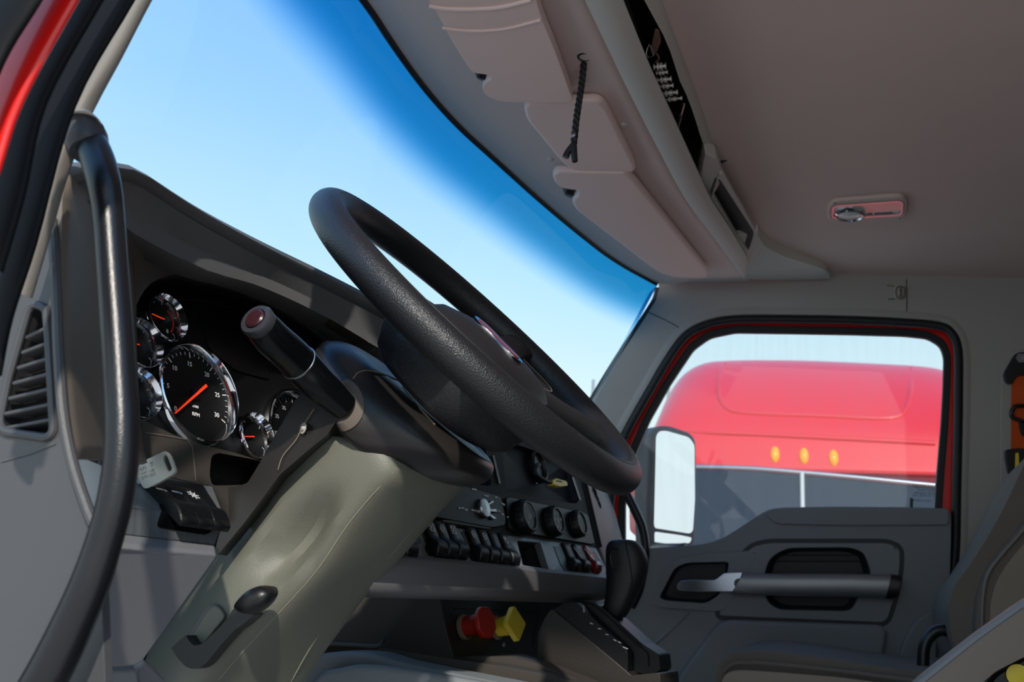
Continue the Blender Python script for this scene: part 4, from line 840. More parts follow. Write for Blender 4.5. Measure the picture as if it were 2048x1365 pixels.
# badge: slim winged oval, chrome edge and red field
bd = [(-.040, .0), (-.034, .010), (-.018, .013), (0, .010), (.018, .013), (.034, .010), (.040, 0), (.034, -.010), (.018, -.013), (0, -.010), (-.018, -.013), (-.034, -.010)]
bs = lambda k, c: [WFR.l(p.x*k, p.y*k-.018, c) for p in cr([V((y_*1.15, x_*1.0, 0)) for x_, y_ in bd], 4, True)]
slab('badge', bs(1.0, .0145), -WFR.n*.004, CHR, wheel, bev=.0008, label='winged badge with chrome edge')
slab('badge_field', bs(.86, .0152), -WFR.n*.003, FILM, wheel)

# ================================================================== STEERING COLUMN
colm = thing('steering_column', X(800, 900, -.48), 'steering column with dark shroud above a large olive-grey boot', 'steering column')
st = csil([((752, 722), (962, 914), -.472, .050), ((744, 712), (972, 920), -.473, .060), ((726, 702), (972, 936), -.475, .082), ((700, 698), (950, 960), -.480, .100), ((684, 706), (884, 970), -.484, .106), ((668, 750), (824, 962), -.488, .108), ((690, 800), (800, 948), -.488, .100), ((725, 840), (790, 930), -.486, .080)], 3)
shr = sil('shroud', st, SHR, colm, e=2.7, seg=36)
tube('shroud_seam', onto(shr, [(706, 758), (718, 745), (738, 742), (770, 750), (800, 763)]), .0007, SCUFF, colm, seg=8)
tube('shroud_edge', onto(shr, [(783, 735), (805, 775), (838, 815), (870, 850)]), .0009, SCUFF, colm, seg=8)
fl = rn2([(550, 870), (590, 802), (640, 740), (700, 800), (655, 870), (612, 905), (560, 950), (520, 1005), (490, 1045), (435, 1112), (432, 1090), (448, 1036), (424, 976), (470, 975), (495, 966), (520, 925)], 5, 3)
slab('column_flap', [X(*q, -.598) for q in fl], V((.03, .01, 0)), SHR, colm, bev=.006, segs=4)
tube('worn_edge', [X(*q, -.601) for q in [(628, 818), (606, 852), (592, 880), (566, 912), (556, 940)]], .0005, SCUFF, colm, seg=6)
mk('chipped_spot', *(lambda p: ([p+V((math.cos(a)*r*.6, math.cos(a)*r+.0*a, math.sin(a)*r))*1 for r in (.0035, .006) for a in [k*.7+r*90 for k in range(9)]]+[p+V((-.004, 0, 0))], [[k, (k+1) % 9, 18] for k in range(9)]+[[k, (k+1) % 9, 9+(k+1) % 9, 9+k] for k in range(9)]))(X(606, 857, -.602)), mat('bare_chip', 'b9b5ad', .6), colm)
# boot
bt = [((575, 880), (640, 872), (760, 880), (965, 925)), ((505, 962), (640, 930), (788, 940), (936, 964)), ((462, 1040), (600, 985), (745, 990), (880, 1022)), ((436, 1092), (545, 1050), (690, 1055), (812, 1102)), ((400, 1160), (490, 1125), (632, 1140), (735, 1185)), ((348, 1238), (445, 1200), (565, 1216), (690, 1245)), ((300, 1306), (395, 1278), (500, 1285), (648, 1302)), ((280, 1370), (350, 1350), (430, 1360), (606, 1365)), ((260, 1460), (300, 1460), (350, 1470), (560, 1450))]
rows = []
for L_, M1, M2, R_ in bt:
    rows.append([X(*L_, -.40), X(*L_, -.47), X(L_[0]+6, L_[1], -.52), X(L_[0]*.5+M1[0]*.5, L_[1]*.5+M1[1]*.5, -.560), X(*M1, -.575), X(M1[0]*.5+M2[0]*.5, M1[1]*.5+M2[1]*.5, -.575), X(M2[0]-14, M2[1]-2, -.570), X(M2[0]+26, M2[1]+4, -.552), X(M2[0]*.4+R_[0]*.6, M2[1]*.4+R_[1]*.6, -.505), X(R_[0]-10, R_[1], -.455), X(*R_, -.43), X(R_[0]-4, R_[1], -.38)])
rows = cr_rows(rows, 3); rows = [cr(r, 3) for r in rows]
# scooped hollow on the near face
HC = X(590, 1060, -.575)
for i, r in enumerate(rows):
    for j, p in enumerate(r):
        q = p-CAM; qx = W/2+F*q.dot(RT)/q.dot(fw); qy = H/2-F*q.dot(UP)/q.dot(fw)
        u_, v_ = (qx-590)*.62+(qy-1070)*-.78, (qx-590)*.78+(qy-1070)*.62
        d_ = (u_/150)**2+(v_/62)**2
        if d_ < 1: r[j] = p+V((.022*(1-d_)**2*1.6, .0, 0))
bt_ = shell('boot', rows, .003, BOOT, colm)
def ontop(pts, x): return [X(*q, x) for q in pts]
tube('boot_seam', onto(bt_, [(788, 945), (750, 985), (696, 1050), (638, 1136), (570, 1214), (504, 1284), (436, 1362)], .0018), .0006, mat('seam_thread', '86846f', .8), colm, seg=6)
tube('boot_seam', onto(bt_, [(912, 970), (860, 1022), (794, 1096), (716, 1184), (638, 1270), (582, 1365)], .0022), .0008, MATS['seam_thread'], colm, seg=6)
slab('lever_slot', [X(*q, -.581) for q in rn2([(374, 1272), (412, 1214), (430, 1209), (440, 1214), (450, 1232), (404, 1290), (386, 1293)], 8, 3)], V((.004, 0, 0)), DASH, colm, bev=.001)
slab('slot_cover', [X(*q, -.583) for q in rn2([(380, 1276), (416, 1220), (430, 1212), (440, 1218), (450, 1234), (404, 1291), (388, 1292)], 8, 3)], V((.004, 0, 0)), BOOT, colm, bev=.001)
lv = rn2([(342, 1297), (372, 1270), (376, 1280), (388, 1293), (404, 1289), (458, 1236), (463, 1223), (477, 1206), (494, 1212), (510, 1228), (505, 1234), (486, 1250), (470, 1260), (436, 1298), (410, 1331), (392, 1340), (372, 1336), (356, 1318)], [3, 3, 4, 6, 8, 6, 4, 3, 8, 8, 4, 4, 8, 12, 14, 14, 14, 6], 3)
slab('tilt_lever', [X(*q, -.600) for q in lv], V((.016, 0, 0)), BLACKP, colm, bev=.004, segs=4)
pd = csil([((474, 1212), (492, 1228), -.606, .010), ((480, 1202), (512, 1228), -.610, .013), ((500, 1182), (536, 1212), -.612, .0135), ((525, 1172), (550, 1192), -.610, .011), ((545, 1173), (552, 1180), -.606, .005)], 3)
sil('lever_paddle', pd, BLACKP, colm, e=2.4)
# stalk
def pxr(px, x, k): return k*depth(X(*px, x))/F
SX = -.615
sk = [((514, 642), -.716, 26), ((517, 646), -.714, 31), ((526, 656), -.707, 35), ((548, 680), -.690, 37), ((575, 704), -.668, 37.5), ((598, 727), -.648, 38), ((630, 760), -.630, 36), ((660, 788), -.612, 32), ((690, 815), -.594, 27)]
tube('stalk', [X(*q, x) for q, x, k_ in sk], [pxr(q, x, k_) for q, x, k_ in sk], GLOSS, colm, seg=32)
sdir = (X(514, 642, -.716)-X(598, 727, -.648)).normalized()
TF = Fr(X(515, 643, -.7165), ZAX.cross(sdir), sdir.cross(ZAX.cross(sdir)))
if TF.n.dot(sdir) < 0: TF = Fr(TF.o, -TF.a, TF.b)
lathe('stalk_end_ring', TF, [(.0155, -.006), (.0165, .001), (.0150, .004), (.0110, .0045), (.0100, .003)], mat('stalk_grey', '3a3a40', .3), colm, seg=32)
lathe('end_button', TF, [(.0098, 0), (.0098, .005), (.008, .0065), (.0003, .007)], mat('button_brown', '3a1c20', .3), colm, seg=24, label='dark red push button')
rp, rx = (597, 726), -.649
ax = (X(575, 704, -.668)-X(630, 760, -.622)).normalized(); RF_ = Fr(X(597, 726, -.649), ZAX.cross(ax), ax.cross(ZAX.cross(ax)))
lathe('stalk_ring', RF_, [(pxr(rp, rx, 37), .0012), (pxr(rp, rx, 39.3), .0008), (pxr(rp, rx, 39.3), -.0008), (pxr(rp, rx, 37), -.0012)], CHR2, colm, seg=40)
pq = [(onto(shr, [a], .0012), onto(shr, [b], .0012)) for a, b in zip(sm2([(694, 758), (716, 776), (728, 812), (716, 845), (690, 862), (662, 858), (636, 844)], 3), sm2([(684, 768), (694, 785), (700, 808), (692, 826), (676, 834), (660, 832), (648, 826)], 3))]
co = [a[0] for a, b in pq if a and b]; ci = [b[0] for a, b in pq if a and b]
if len(co) > 3: shell('stalk_cuff', [[a.lerp(b, -.05) for a, b in zip(co, ci)], co, [a.lerp(b, .5)+V((-.0025, 0, 0)) for a, b in zip(co, ci)], ci], .001, mat('worn_cuff', '5b5148', .65, mott=.3), colm)

# ================================================================== KEY
key = thing('ignition_key', X(300, 945, -.77), 'pale plastic-headed key standing in the ignition lock', 'key')
KF = Fr(X(308, 940, -.725), V((.35, -.1, .05)), V((.1, .3, 1))); KX = -.772
kh = rn2([(270, 938), (290, 921), (330, 902), (337, 906), (345, 922), (351, 941), (346, 949), (325, 962), (296, 977), (288, 978), (282, 970), (276, 955)], [4, 8, 4, 4, 8, 4, 4, 8, 5, 4, 6, 6], 3)
kslot = rn2([(325, 913), (330, 909), (335, 914), (344, 938), (340, 944), (335, 942), (325, 920)], 3, 3)
slab('key_head', [X(*q, KX) for q in kh], V((.0055, .002, 0)), KEYP, key, holes=[[X(*q, KX) for q in kslot]], bev=.0016)
tube('key_blade', [X(276, 956, KX+.003), X(256, 975, KX+.02)], [.0035, .0035], CHR2, key, smoothpath=False, seg=4)
slab('blade_collar', [X(*q, KX+.001) for q in rn2([(266, 940), (277, 942), (285, 968), (270, 970), (262, 955)], 3, 2)], V((.004, .001, 0)), mat('key_translucent', 'a9b2bd', .3), key, bev=.001)
KT = Fr(X(302, 944, KX-.0004), X(300, 960, KX)-X(294, 930, KX), X(330, 915, KX)-X(290, 940, KX))
if KT.n.dot(fw) > 0: KT = Fr(KT.o, -KT.a, KT.b)
vs, fs = merge([text_geo('315', KT, -.002, -.0065, .008, .0001, rot=math.pi), text_geo('E6', KT, .001, .001, .007, .0001, rot=math.pi), text_geo('18', KT, -.006, .002, .0045, .0001, rot=math.pi)])
mk('key_lettering', vs, fs, mat('key_raised', 'b3afa2', .35), key, smooth=False)
tube('ignition_lock', [X(268, 985, -.762), X(262, 998, -.74)], [.0155, .0155], GLOSS, dash, smoothpath=False, bev=.002, label='black ignition lock barrel')

# ================================================================== GRAB BAR by the driver's door
bar = thing('grab_bar', X(240, 800, -.9), 'long curved black grab bar on the driver side windscreen pillar', 'grab handle')
gb = [(178, 270, 24, -.978), (182, 284, 30, -.980), (196, 322, 33, -.985), (209, 370, 32, -.990), (217, 430, 30.5, -.988), (225, 540, 30.5, -.988), (234, 660, 31.5, -.988), (240, 760, 32.5, -.988), (244, 850, 34, -.988), (241, 930, 34.5, -.988), (228, 1010, 35, -.988), (207, 1087, 36, -.988), (180, 1168, 39, -.988), (149, 1240, 41, -.988), (115, 1312, 43, -.988), (84, 1370, 44, -.988), (30, 1460, 44, -.988)]
tube('bar', [X(x, y, xx) for x, y, k_, xx in gb], [pxr((x, y), xx, k_) for x, y, k_, xx in gb], mat('satin_black_tube', '16161a', .3, grain=900, bump=.25), bar, seg=32)
# socket: collar and grey foot on the pillar
sil('socket_collar', csil([((141, 262), (196, 240), -.985, .014), ((138, 276), (202, 262), -.983, .015), ((141, 296), (205, 282), -.982, .015), ((153, 322), (207, 288), -.980, .014)], 3), mat('collar_grey', '3b3c42', .5), bar, e=2.1)
sil('socket_foot', csil([((148, 244), (180, 222), -.992, .006), ((137, 258), (192, 234), -.990, .012), ((135, 280), (203, 256), -.968, .016), ((136, 305), (206, 275), -.966, .014)], 3), TRIM, bar, e=2.1)
tube('socket_screw', [X(172, 236, -.978), X(170, 238, -.972)], .004, DARK, bar, smoothpath=False, seg=10)

# ================================================================== LOWER CONSOLE with the brake valve knobs
low = thing('lower_console', (.1, .4, 1.5), 'dark brown moulded console under the dash holding the red and yellow brake knobs', 'console')
PN = V((-.42, -.90, .12)).normalized()
pa, pb = X(868, 1206, -.02), X(1108, 1206, .28)
PF = Fr(X(940, 1300, .06), V((DA.x, DA.y, 0)), tilt(math.radians(14)))
pf = [(868, 1196), (1140, 1196), (1090, 1240), (1074, 1300), (1068, 1322), (900, 1314), (896, 1300)]
slab('pod_face', [PF.p(*q) for q in rn2(pf, 6, 3)], -PF.n*.02, BRD, low, bev=.004)
lf = []
for y_, xs in ((1196, (852, 860, 868, 878)), (1215, (838, 850, 868, 880)), (1250, (806, 826, 872, 886)), (1285, (778, 806, 880, 894)), (1318, (756, 796, 892, 906))):
    lf.append([X(xs[0]-30, y_, .12), X(xs[0], y_, .0), X(xs[1], y_, -.035), X(xs[2], y_, -.045 if y_ > 1200 else -.02), PF.p(xs[3], y_, .0005)])
slab('pod_side', [X(*q, -.05) for q in rn2([(846, 1180), (876, 1180), (890, 1250), (908, 1322), (830, 1312), (756, 1301), (800, 1245)], 10, 4)], V((.09, .03, 0)), BRD, low, bev=.012, segs=5)
for pts in ([(906, 1218), (1076, 1224), (1078, 1226), (1064, 1292)], [(902, 1228), (917, 1280)]):
    vs, fs = line_geo([PF.uv(PF.p(*q)) for q in pts], PF, .0012, .0007); mk('face_groove', vs, fs, DARK, low, smooth=False)
for q in ((1003, 1189), (1007, 1290)): lathe('face_screw', PF.at(*q, .0), [(.004, 0), (.0035, .002), (.0002, .0025)], CHR2, low, seg=14)
ND = (V((0, -1, .06))*.85+V((.42, 0, 0))).normalized()   # the knob stems point back at the driver's seat and slightly across
def valve(name, q0, q1, m, outline, label):
    a = PF.p(*q0, .004); kk = (X(*q1, a.x)-a)
    # stem: from the face, out along the face normal until it reaches the sight line of its far end
    best = min((abs((PF.n*t+a-CAM).normalized().dot(ray(*q1).normalized())-1), t) for t in [i*.001 for i in range(10, 160)])[1]
    hd = a+PF.n*best; f = Fr(a, PF.a, PF.b)
    k = lathe('valve_knob', f, [(.0135, 0), (.0155, .002), (.0160, best*.5), (.0170, best*.9), (.0175, best)], m, low, seg=32, cap=True, label=label)
    lathe('valve_collar', f, [(.020, -.003), (.020, .002), (.015, .003)], SCUFF, k, seg=24)
    ra = math.radians(-6); hf = Fr(hd, V((PF.a.x*math.cos(ra)-PF.a.y*math.sin(ra), PF.a.x*math.sin(ra)+PF.a.y*math.cos(ra), PF.a.z)), PF.b)
    slab('knob_head', [hf.l(x, y, .008) for x, y in [(p.x, p.y) for p in rnd([V((*o_, 0)) for o_ in outline], .004, 3)]], -PF.n*.010, m, k, bev=.0022)
    vs, fs = geo_box(-.003, .003, -.0172, -.0150, .001, .005, f); mk('knob_slot', vs, fs, DARK, k, smooth=False)
R8 = .0262; R4 = .0300
oct_ = [(R8*math.cos(math.radians(22.5+45*i)), R8*math.sin(math.radians(22.5+45*i))) for i in range(8)]
valve('k', (929, 1255), (968, 1252), REDP, oct_, 'red octagonal brake knob')
valve('k', (994, 1256), (1026, 1252), YELP, [(R4, 0), (0, R4), (-R4, 0), (0, -R4)], 'yellow diamond-shaped brake knob')
# base rail, tray and step below
TR_ = Fr(X(800, 1310, -.02), DA, V((.17, .98, .05)))
for nm, pts, x_, m_, th in (('base_rail', [(754, 1300), (762, 1297), (900, 1318), (1020, 1336), (1100, 1352), (1260, 1400), (1260, 1420), (1010, 1362), (760, 1308)], -.06, BROWN, V((.055, .004, 0))),
                            ('cup_tray', [(900, 1314), (1024, 1314), (1080, 1330), (1250, 1398), (1250, 1420), (1000, 1360)], .0, BROWN, V((.09, .01, 0)))):
    slab(nm, [X(*q, x_) for q in rn2(pts, 5, 3)], th, m_, low, bev=.004)
slab('side_bin', [X(*q, -.02) for q in rn2([(650, 1290), (655, 1200), (745, 1172), (850, 1190), (838, 1215), (770, 1290), (755, 1300)], 4, 3)], V((.03, .01, 0)), BROWN, low, bev=.003)
tube('bin_edge', [X(*q, -.025) for q in [(650, 1287), (700, 1290), (754, 1292), (768, 1280)]], .003, DASH, low, seg=10)
tun = thing('tunnel_cover', (-.1, .3, 1.4), 'light grey moulded engine cover step at the bottom under the console', 'floor cover')
tp = [(560, 1390), (600, 1335), (642, 1307), (700, 1305), (748, 1309), (800, 1326), (900, 1347), (1010, 1368), (1130, 1394), (1250, 1420), (1250, 1600), (560, 1600)]
slab('step_cover', [X(*q, -.17) for q in rn2(tp, 14, 4)], V((.085, .008, 0)), FLOORM, tun, bev=.016, segs=5)
slab('step_front', [X(*q, -.215) for q in rn2([(590, 1420), (640, 1345), (708, 1331), (760, 1333), (860, 1346), (1000, 1372), (1250, 1450), (1250, 1620), (590, 1620)], 14, 4)], V((.03, .004, 0)), FLOORM, tun, bev=.012, segs=4)

# ================================================================== GEAR SELECTOR
gear = thing('gear_selector', X(1240, 1300, .2), 'gear selector with a tall black knob on a glossy black gate beside the brake knobs', 'gear lever')
gs = rn2([(1084, 1240), (1110, 1212), (1128, 1204), (1180, 1208), (1230, 1238), (1318, 1310), (1322, 1340), (1326, 1450), (1250, 1450), (1180, 1365), (1072, 1330), (1076, 1270)], 7, 3)
slab('console_side', [X(*q, .115) for q in rn2([(1072, 1330), (1076, 1268), (1090, 1236), (1104, 1218), (1255, 1345), (1262, 1352), (1320, 1346), (1326, 1450), (1200, 1450), (1100, 1364)], 6, 3)], V((.115, -.014, 0)), BRD, gear, bev=.006, segs=4)
# gloss gate: sloped top, near wall and end wall
g0 = [X(*q, .17) for q in ((1104, 1216), (1130, 1206), (1160, 1226), (1255, 1302), (1262, 1345))]
gt = [(1106, 1222), (1128, 1206), (1150, 1203), (1246, 1294), (1256, 1308), (1256, 1346), (1250, 1350)]
slab('gate_body', [X(*q, .12) for q in rn2(gt, 5, 3)], V((.035, -.004, 0)), PIANO, gear, bev=.004)
gt2 = [(1130, 1214), (1150, 1202), (1188, 1205), (1212, 1222), (1285, 1289), (1318, 1310), (1321, 1342), (1300, 1352), (1265, 1345), (1262, 1306)]
slab('gate_top', [X(*q, .155) for q in rn2(gt2, 6, 3)], V((.075, -.008, 0)), PIANO, gear, bev=.006, segs=4)
for pts in ([(1186, 1213), (1196, 1214), (1214, 1228), (1208, 1232)], [(1236, 1246), (1240, 1248), (1284, 1290), (1286, 1297), (1276, 1296), (1230, 1252)]):
    slab('gate_slot', [X(*q, .153) for q in rn2(pts, 2, 2)], V((.004, 0, 0)), DARK, gear, smooth=False)
for a_, b_ in (((1180, 1247), (1186, 1249)), ((1196, 1258), (1202, 1259)), ((1211, 1269), (1217, 1271)), ((1227, 1280), (1233, 1283)), ((1236, 1284), (1242, 1287)), ((1246, 1295), (1256, 1299))):
    tube('gate_mark', [X(*a_, .118), X(*b_, .118)], .0008, WHITE, gear, smoothpath=False, seg=6)
tube('gate_edge', [X(*q, .153) for q in [(1150, 1203), (1190, 1212), (1240, 1256), (1288, 1300), (1296, 1310), (1298, 1334)]], .0010, CHR2 if False else PIANO, gear, seg=8)
tube('gate_glint_strip', [X(1167, 1212, .118), X(1168, 1226, .118)], .0016, DIMW, gear, smoothpath=False, seg=6)
kb = csil([((1204, 1236), (1250, 1236), .195, .020), ((1209, 1210), (1262, 1216), .195, .026), ((1213, 1180), (1278, 1184), .195, .028), ((1214, 1150), (1293, 1150), .195, .030), ((1213, 1118), (1296, 1124), .195, .032), ((1214, 1096), (1288, 1100), .195, .032), ((1222, 1084), (1276, 1085), .195, .028), ((1236, 1081), (1262, 1081), .195, .014)], 3)
kn = sil('lever_knob', kb, SMO, gear, e=2.6, seg=32)
tube('knob_seam', onto(kn, [(1251, 1084), (1254, 1100), (1261, 1135), (1264, 1165), (1256, 1195), (1243, 1222)], .0004), .0011, DARK, gear, seg=6)
tube('button_rim', onto(kn, [(1221, 1110), (1226, 1100), (1234, 1098), (1238, 1108), (1240, 1135), (1234, 1140), (1226, 1136), (1222, 1124)], .0006), .0016, BLACKP, gear, closed=True, seg=8)
slab('thumb_button', onto(kn, rn2([(1222, 1110), (1227, 1101), (1234, 1100), (1237, 1110), (1238, 1134), (1232, 1138), (1226, 1134)], 2, 2), .0008), V((.002, 0, 0)), DARK, gear)
tube('lever_shaft', [X(1232, 1232, .195), X(1234, 1262, .19)], .011, BLACKP, gear, smoothpath=False)

# ================================================================== small things near the dash
plug = thing('loose_plug', CC.p(1118, 962, .03), 'small yellow plug connector on a black cable end below the wheel', 'plug')
pfm = Fr(CC.p(1118, 964, .02), CC.a, CC.b)
slab('plug_body', [CC.p(*q, .02) for q in rn2([(1106, 962), (1112, 957), (1134, 963), (1136, 972), (1122, 974), (1107, 970)], 2, 2)], -CC.n*.010, YELP, plug, bev=.0015)
slab('plug_slot', [CC.p(*q, .0205) for q in [(1113, 961), (1124, 963), (1124, 965), (1113, 963)]], -CC.n*.001, DARK, plug)
tube('cable', [CC.p(1107, 966, .015), CC.p(1090, 962, .016), CC.p(1070, 947, .016), CC.p(1074, 932, .016), CC.p(1078, 930, .0135)], .004, RUB, plug, seg=10)
lathe('round_socket', CC.at(1072, 935, -.010), [(.030, 0), (.030, .008), (.024, .010), (.022, .004), (.0003, .003)], BLACKP, dash, seg=36)

# ================================================================== PASSENGER GRAB BAR and mirror
pg = thing('door_grab_bar', X(1270, 1060, .95), 'curved black grab bar at the front edge of the passenger door opening', 'grab handle')
tube('bar', [X(x, y, .95) for x, y in [(1243, 968), (1254, 990), (1270, 1022), (1284, 1055), (1290, 1090), (1288, 1130), (1278, 1180), (1262, 1215)]], .0115, MATS['satin_black_tube'], pg, seg=16)
mir = thing('door_mirror', X(1350, 960, 1.32), 'tall black-framed outside mirror beyond the passenger window', 'mirror')
mo = rn2([(1302, 868), (1318, 852), (1340, 851), (1384, 866), (1394, 882), (1396, 1000), (1392, 1090), (1380, 1100), (1300, 1094), (1296, 1000)], 10, 4)
MF = Fr(X(1350, 960, 1.30), V((.75, -.66, 0)), ZAX)
mg = rn2([(1312, 873), (1318, 863), (1332, 862), (1378, 875), (1389, 890), (1390, 1000), (1386, 1062), (1380, 1068), (1310, 1057), (1308, 1050)], 7, 4)
mw = rn2([(1309, 1064), (1360, 1071), (1384, 1076), (1380, 1087), (1309, 1088)], 4, 3)
slab('mirror_housing', [MF.p(*q) for q in mo], -MF.n*.07, RUB, mir, bev=.012, segs=4)
MFt = Fr(MF.o, MF.a, MF.b)
nrm = V((-.78, -.60, .17)).normalized()                       # the panes face back toward the driver
slab('mirror_pane', [MF.p(*q, .003) for q in mg], -MF.n*.004, MIR, mir, smooth=False)
slab('wide_angle_pane', [MF.p(*q, .003) for q in mw], -MF.n*.004, MIR, mir, smooth=False)
slab('mirror_arm', [X(*q, 1.36) for q in rn2([(1284, 868), (1302, 856), (1306, 1000), (1302, 1080), (1280, 1060), (1278, 960)], 6, 3)], V((.05, .04, 0)), REDB, mir, bev=.01)
tube('mirror_stay', [X(1300, 1090, 1.3), X(1340, 1096, 1.1), X(1372, 1094, 1.06)], .010, BLACKP, mir, seg=10)

# ================================================================== SEAT BELT at the passenger side
SB = Fr(WF.p(2030, 760, .01), WF.a, WF.b)
belt = thing('seat_belt', WF.p(2030, 720, .02), 'orange seat belt hanging from a black bolted guide beside the passenger seat', 'seat belt')
slab('belt_guide', [SB.p(*q, .022) for q in rn2([(2007, 748), (2030, 708), (2042, 704), (2100, 712), (2100, 750), (2034, 752), (2022, 770), (2012, 764)], 7, 3)], -SB.n*.018, BLACKP, belt, bev=.004)
lathe('guide_bolt', SB.at(2042, 717, .023), [(.0125, 0), (.0115, .003), (.008, .003), (.007, .0015), (.0003, .0012)], CHR2, belt, seg=6)
slab('webbing', [SB.p(*q, .012) for q in [(2023, 755), (2030, 752), (2034, 830), (2042, 930), (2020, 1080), (2022, 900)]], -SB.n*.002, ORG, belt)
slab('webbing', [SB.p(*q, .016) for q in [(2027, 752), (2085, 752), (2085, 1000), (2040, 960), (2036, 880)]], -SB.n*.002, ORG, belt)
lp_ = rn2([(2022, 824), (2030, 812), (2100, 812), (2100, 850), (2046, 843), (2024, 836)], 5, 3)
tube('belt_tongue', [SB.p(*q, .022) for q in lp_], .0048, BLACKP, belt, closed=True, smoothpath=False, seg=10)
slab('tongue_plate', [SB.p(*q, .026) for q in rn2([(2036, 840), (2046, 848), (2100, 850), (2100, 878), (2044, 872), (2040, 860)], 3, 3)], -SB.n*.006, BLACKP, belt, bev=.002)
slab('belt_buckle', [SB.p(*q, .028) for q in rn2([(2011, 900), (2036, 897), (2058, 898), (2058, 954), (2034, 954), (2018, 948), (2012, 920)], 5, 3)], -SB.n*.018, BLACKP, belt, bev=.004)
slab('buckle_label', [SB.p(*q, .0288) for q in [(2031, 907), (2037, 906), (2039, 942), (2030, 942)]], -SB.n*.001, YELP, belt)
slab('belt_channel', [SB.p(*q, .004) for q in rn2([(2002, 720), (2030, 700), (2100, 700), (2100, 1000), (2000, 1000)], 8, 3)], -SB.n*.004, TRIMB, belt, bev=.002)

# ================================================================== SEATS
ps = thing('passenger_seat', (.62, -.2, 1.15), 'brown cloth and tan leather passenger seat by the far door', 'seat')
cu = [(1431, 1420), (1431, 1345), (1440, 1320), (1464, 1305), (1540, 1303), (1640, 1316), (1740, 1332), (1838, 1345), (1950, 1350), (1950, 1480), (1440, 1480)]
slab('seat_cushion', [X(*q, .36) for q in sm2(rn2(cu, 14, 3), 2, True)], V((.50, -.02, .01)), CLOTH, ps, bev=.028, segs=5)
slab('cushion_bolster', [X(*q, .335) for q in rn2([(1440, 1420), (1441, 1365), (1452, 1345), (1480, 1340), (1560, 1345), (1680, 1355), (1830, 1375), (1830, 1480), (1440, 1480)], 12, 3)], V((.06, 0, 0)), TAN, ps, bev=.022, segs=5)
tube('cushion_seam', [X(*q, .338) for q in [(1446, 1345), (1462, 1330), (1500, 1326), (1600, 1334), (1720, 1348), (1830, 1362)]], .0035, CLOTH, ps, seg=8)
tube('cushion_seam', [X(*q, .372) for q in [(1480, 1318), (1560, 1318), (1660, 1330), (1800, 1348)]], .0030, TAN, ps, seg=8)
bk_ = [(2075, 890), (2048, 930), (2006, 1020), (1975, 1075), (1940, 1130), (1908, 1172), (1897, 1215), (1903, 1270), (1912, 1310), (1935, 1360), (2010, 1420), (2260, 1250), (2260, 900), (2160, 820)]
slab('seat_back', [X(*q, .44) for q in sm2(rn2(bk_, 14, 3), 2, True)], V((.40, -.02, .0)), CLOTH, ps, bev=.03, segs=5)
bl = [(2110, 960), (2048, 1050), (2010, 1095), (1976, 1140), (1958, 1190), (1952, 1250), (1956, 1330), (2010, 1400), (2230, 1250), (2240, 960)]
slab('side_bolster', [X(*q, .40) for q in sm2(rn2(bl, 14, 3), 2, True)], V((.06, 0, 0)), CLOTH, ps, bev=.020, segs=5)
bi = [(2110, 1010), (2060, 1075), (2020, 1120), (1992, 1165), (1980, 1210), (1980, 1260), (1990, 1320), (2040, 1360), (2200, 1240), (2210, 1000)]
slab('leather_insert', [X(*q, .39) for q in sm2(rn2(bi, 14, 3), 2, True)], V((.05, 0, 0)), TAN, ps, bev=.014, segs=5)
tube('bolster_seam', [X(*q, .396) for q in [(2100, 990), (2046, 1062), (2006, 1108), (1976, 1150), (1966, 1200), (1964, 1262)]], .0028, CHEEK, ps, seg=8)
tube('recliner_bar', [X(*q, .55) for q in [(1846, 1400), (1846, 1333), (1850, 1290), (1868, 1266), (1890, 1262), (1912, 1275)]], .011, BLACKP, ps, seg=14)
slab('headrest', [V((.46, -.62, 2.28)), V((.46, -.75, 2.26)), V((.46, -.80, 2.46)), V((.46, -.70, 2.50)), V((.46, -.64, 2.44))], V((.34, 0, 0)), CLOTH, ps, bev=.03, segs=4)
slab('seat_base', [V((.40, .10, 1.102)), V((.40, -.42, 1.102)), V((.40, -.40, 1.50)), V((.40, .12, 1.50))], V((.40, 0, 0)), BLACKP, ps, bev=.02)
ds = thing('driver_seat', (-.47, -.5, 1.15), 'tan armrest of the driver seat rising into the bottom right corner', 'seat')
ar = [(1800, 1400), (1846, 1357), (1880, 1330), (1960, 1268), (2048, 1206), (2150, 1140), (2200, 1160), (2200, 1240), (2080, 1300), (1990, 1345), (1930, 1400)]
slab('armrest', [X(*q, -.24) for q in rn2(ar, 12, 3)], V((.075, -.004, 0)), TAN, ds, bev=.012, segs=4)
tube('armrest_piping', [X(*q, -.238) for q in [(1820, 1385), (1850, 1360), (1882, 1334), (1962, 1271), (2050, 1209), (2120, 1165)]], .0035, mat('piping_grey', '8a8a8c', .5), ds, seg=10)
slab('armrest_bracket', [X(*q, -.22) for q in rn2([(1960, 1400), (1995, 1352), (2048, 1322), (2140, 1280), (2200, 1300), (2120, 1400)], 10, 3)], V((.03, 0, 0)), BLACKP, ds, bev=.004)
lathe('adjuster_label', Fr(X(2036, 1352, -.222), V((0, -1, 0)), ZAX), [(.012, 0), (.012, .002), (.0003, .0025)], YELP, ds, seg=24)
slab('seat_cushion', [V((-.70, -.16, 1.50)), V((-.70, -.62, 1.47)), V((-.70, -.62, 1.60)), V((-.70, -.16, 1.62))], V((.45, 0, 0)), CLOTH, ds, bev=.04, segs=4)
slab('seat_back', [V((-.70, -.56, 1.58)), V((-.70, -.68, 1.55)), V((-.70, -.86, 2.30)), V((-.70, -.74, 2.34))], V((.45, 0, 0)), CLOTH, ds, bev=.04, segs=4)
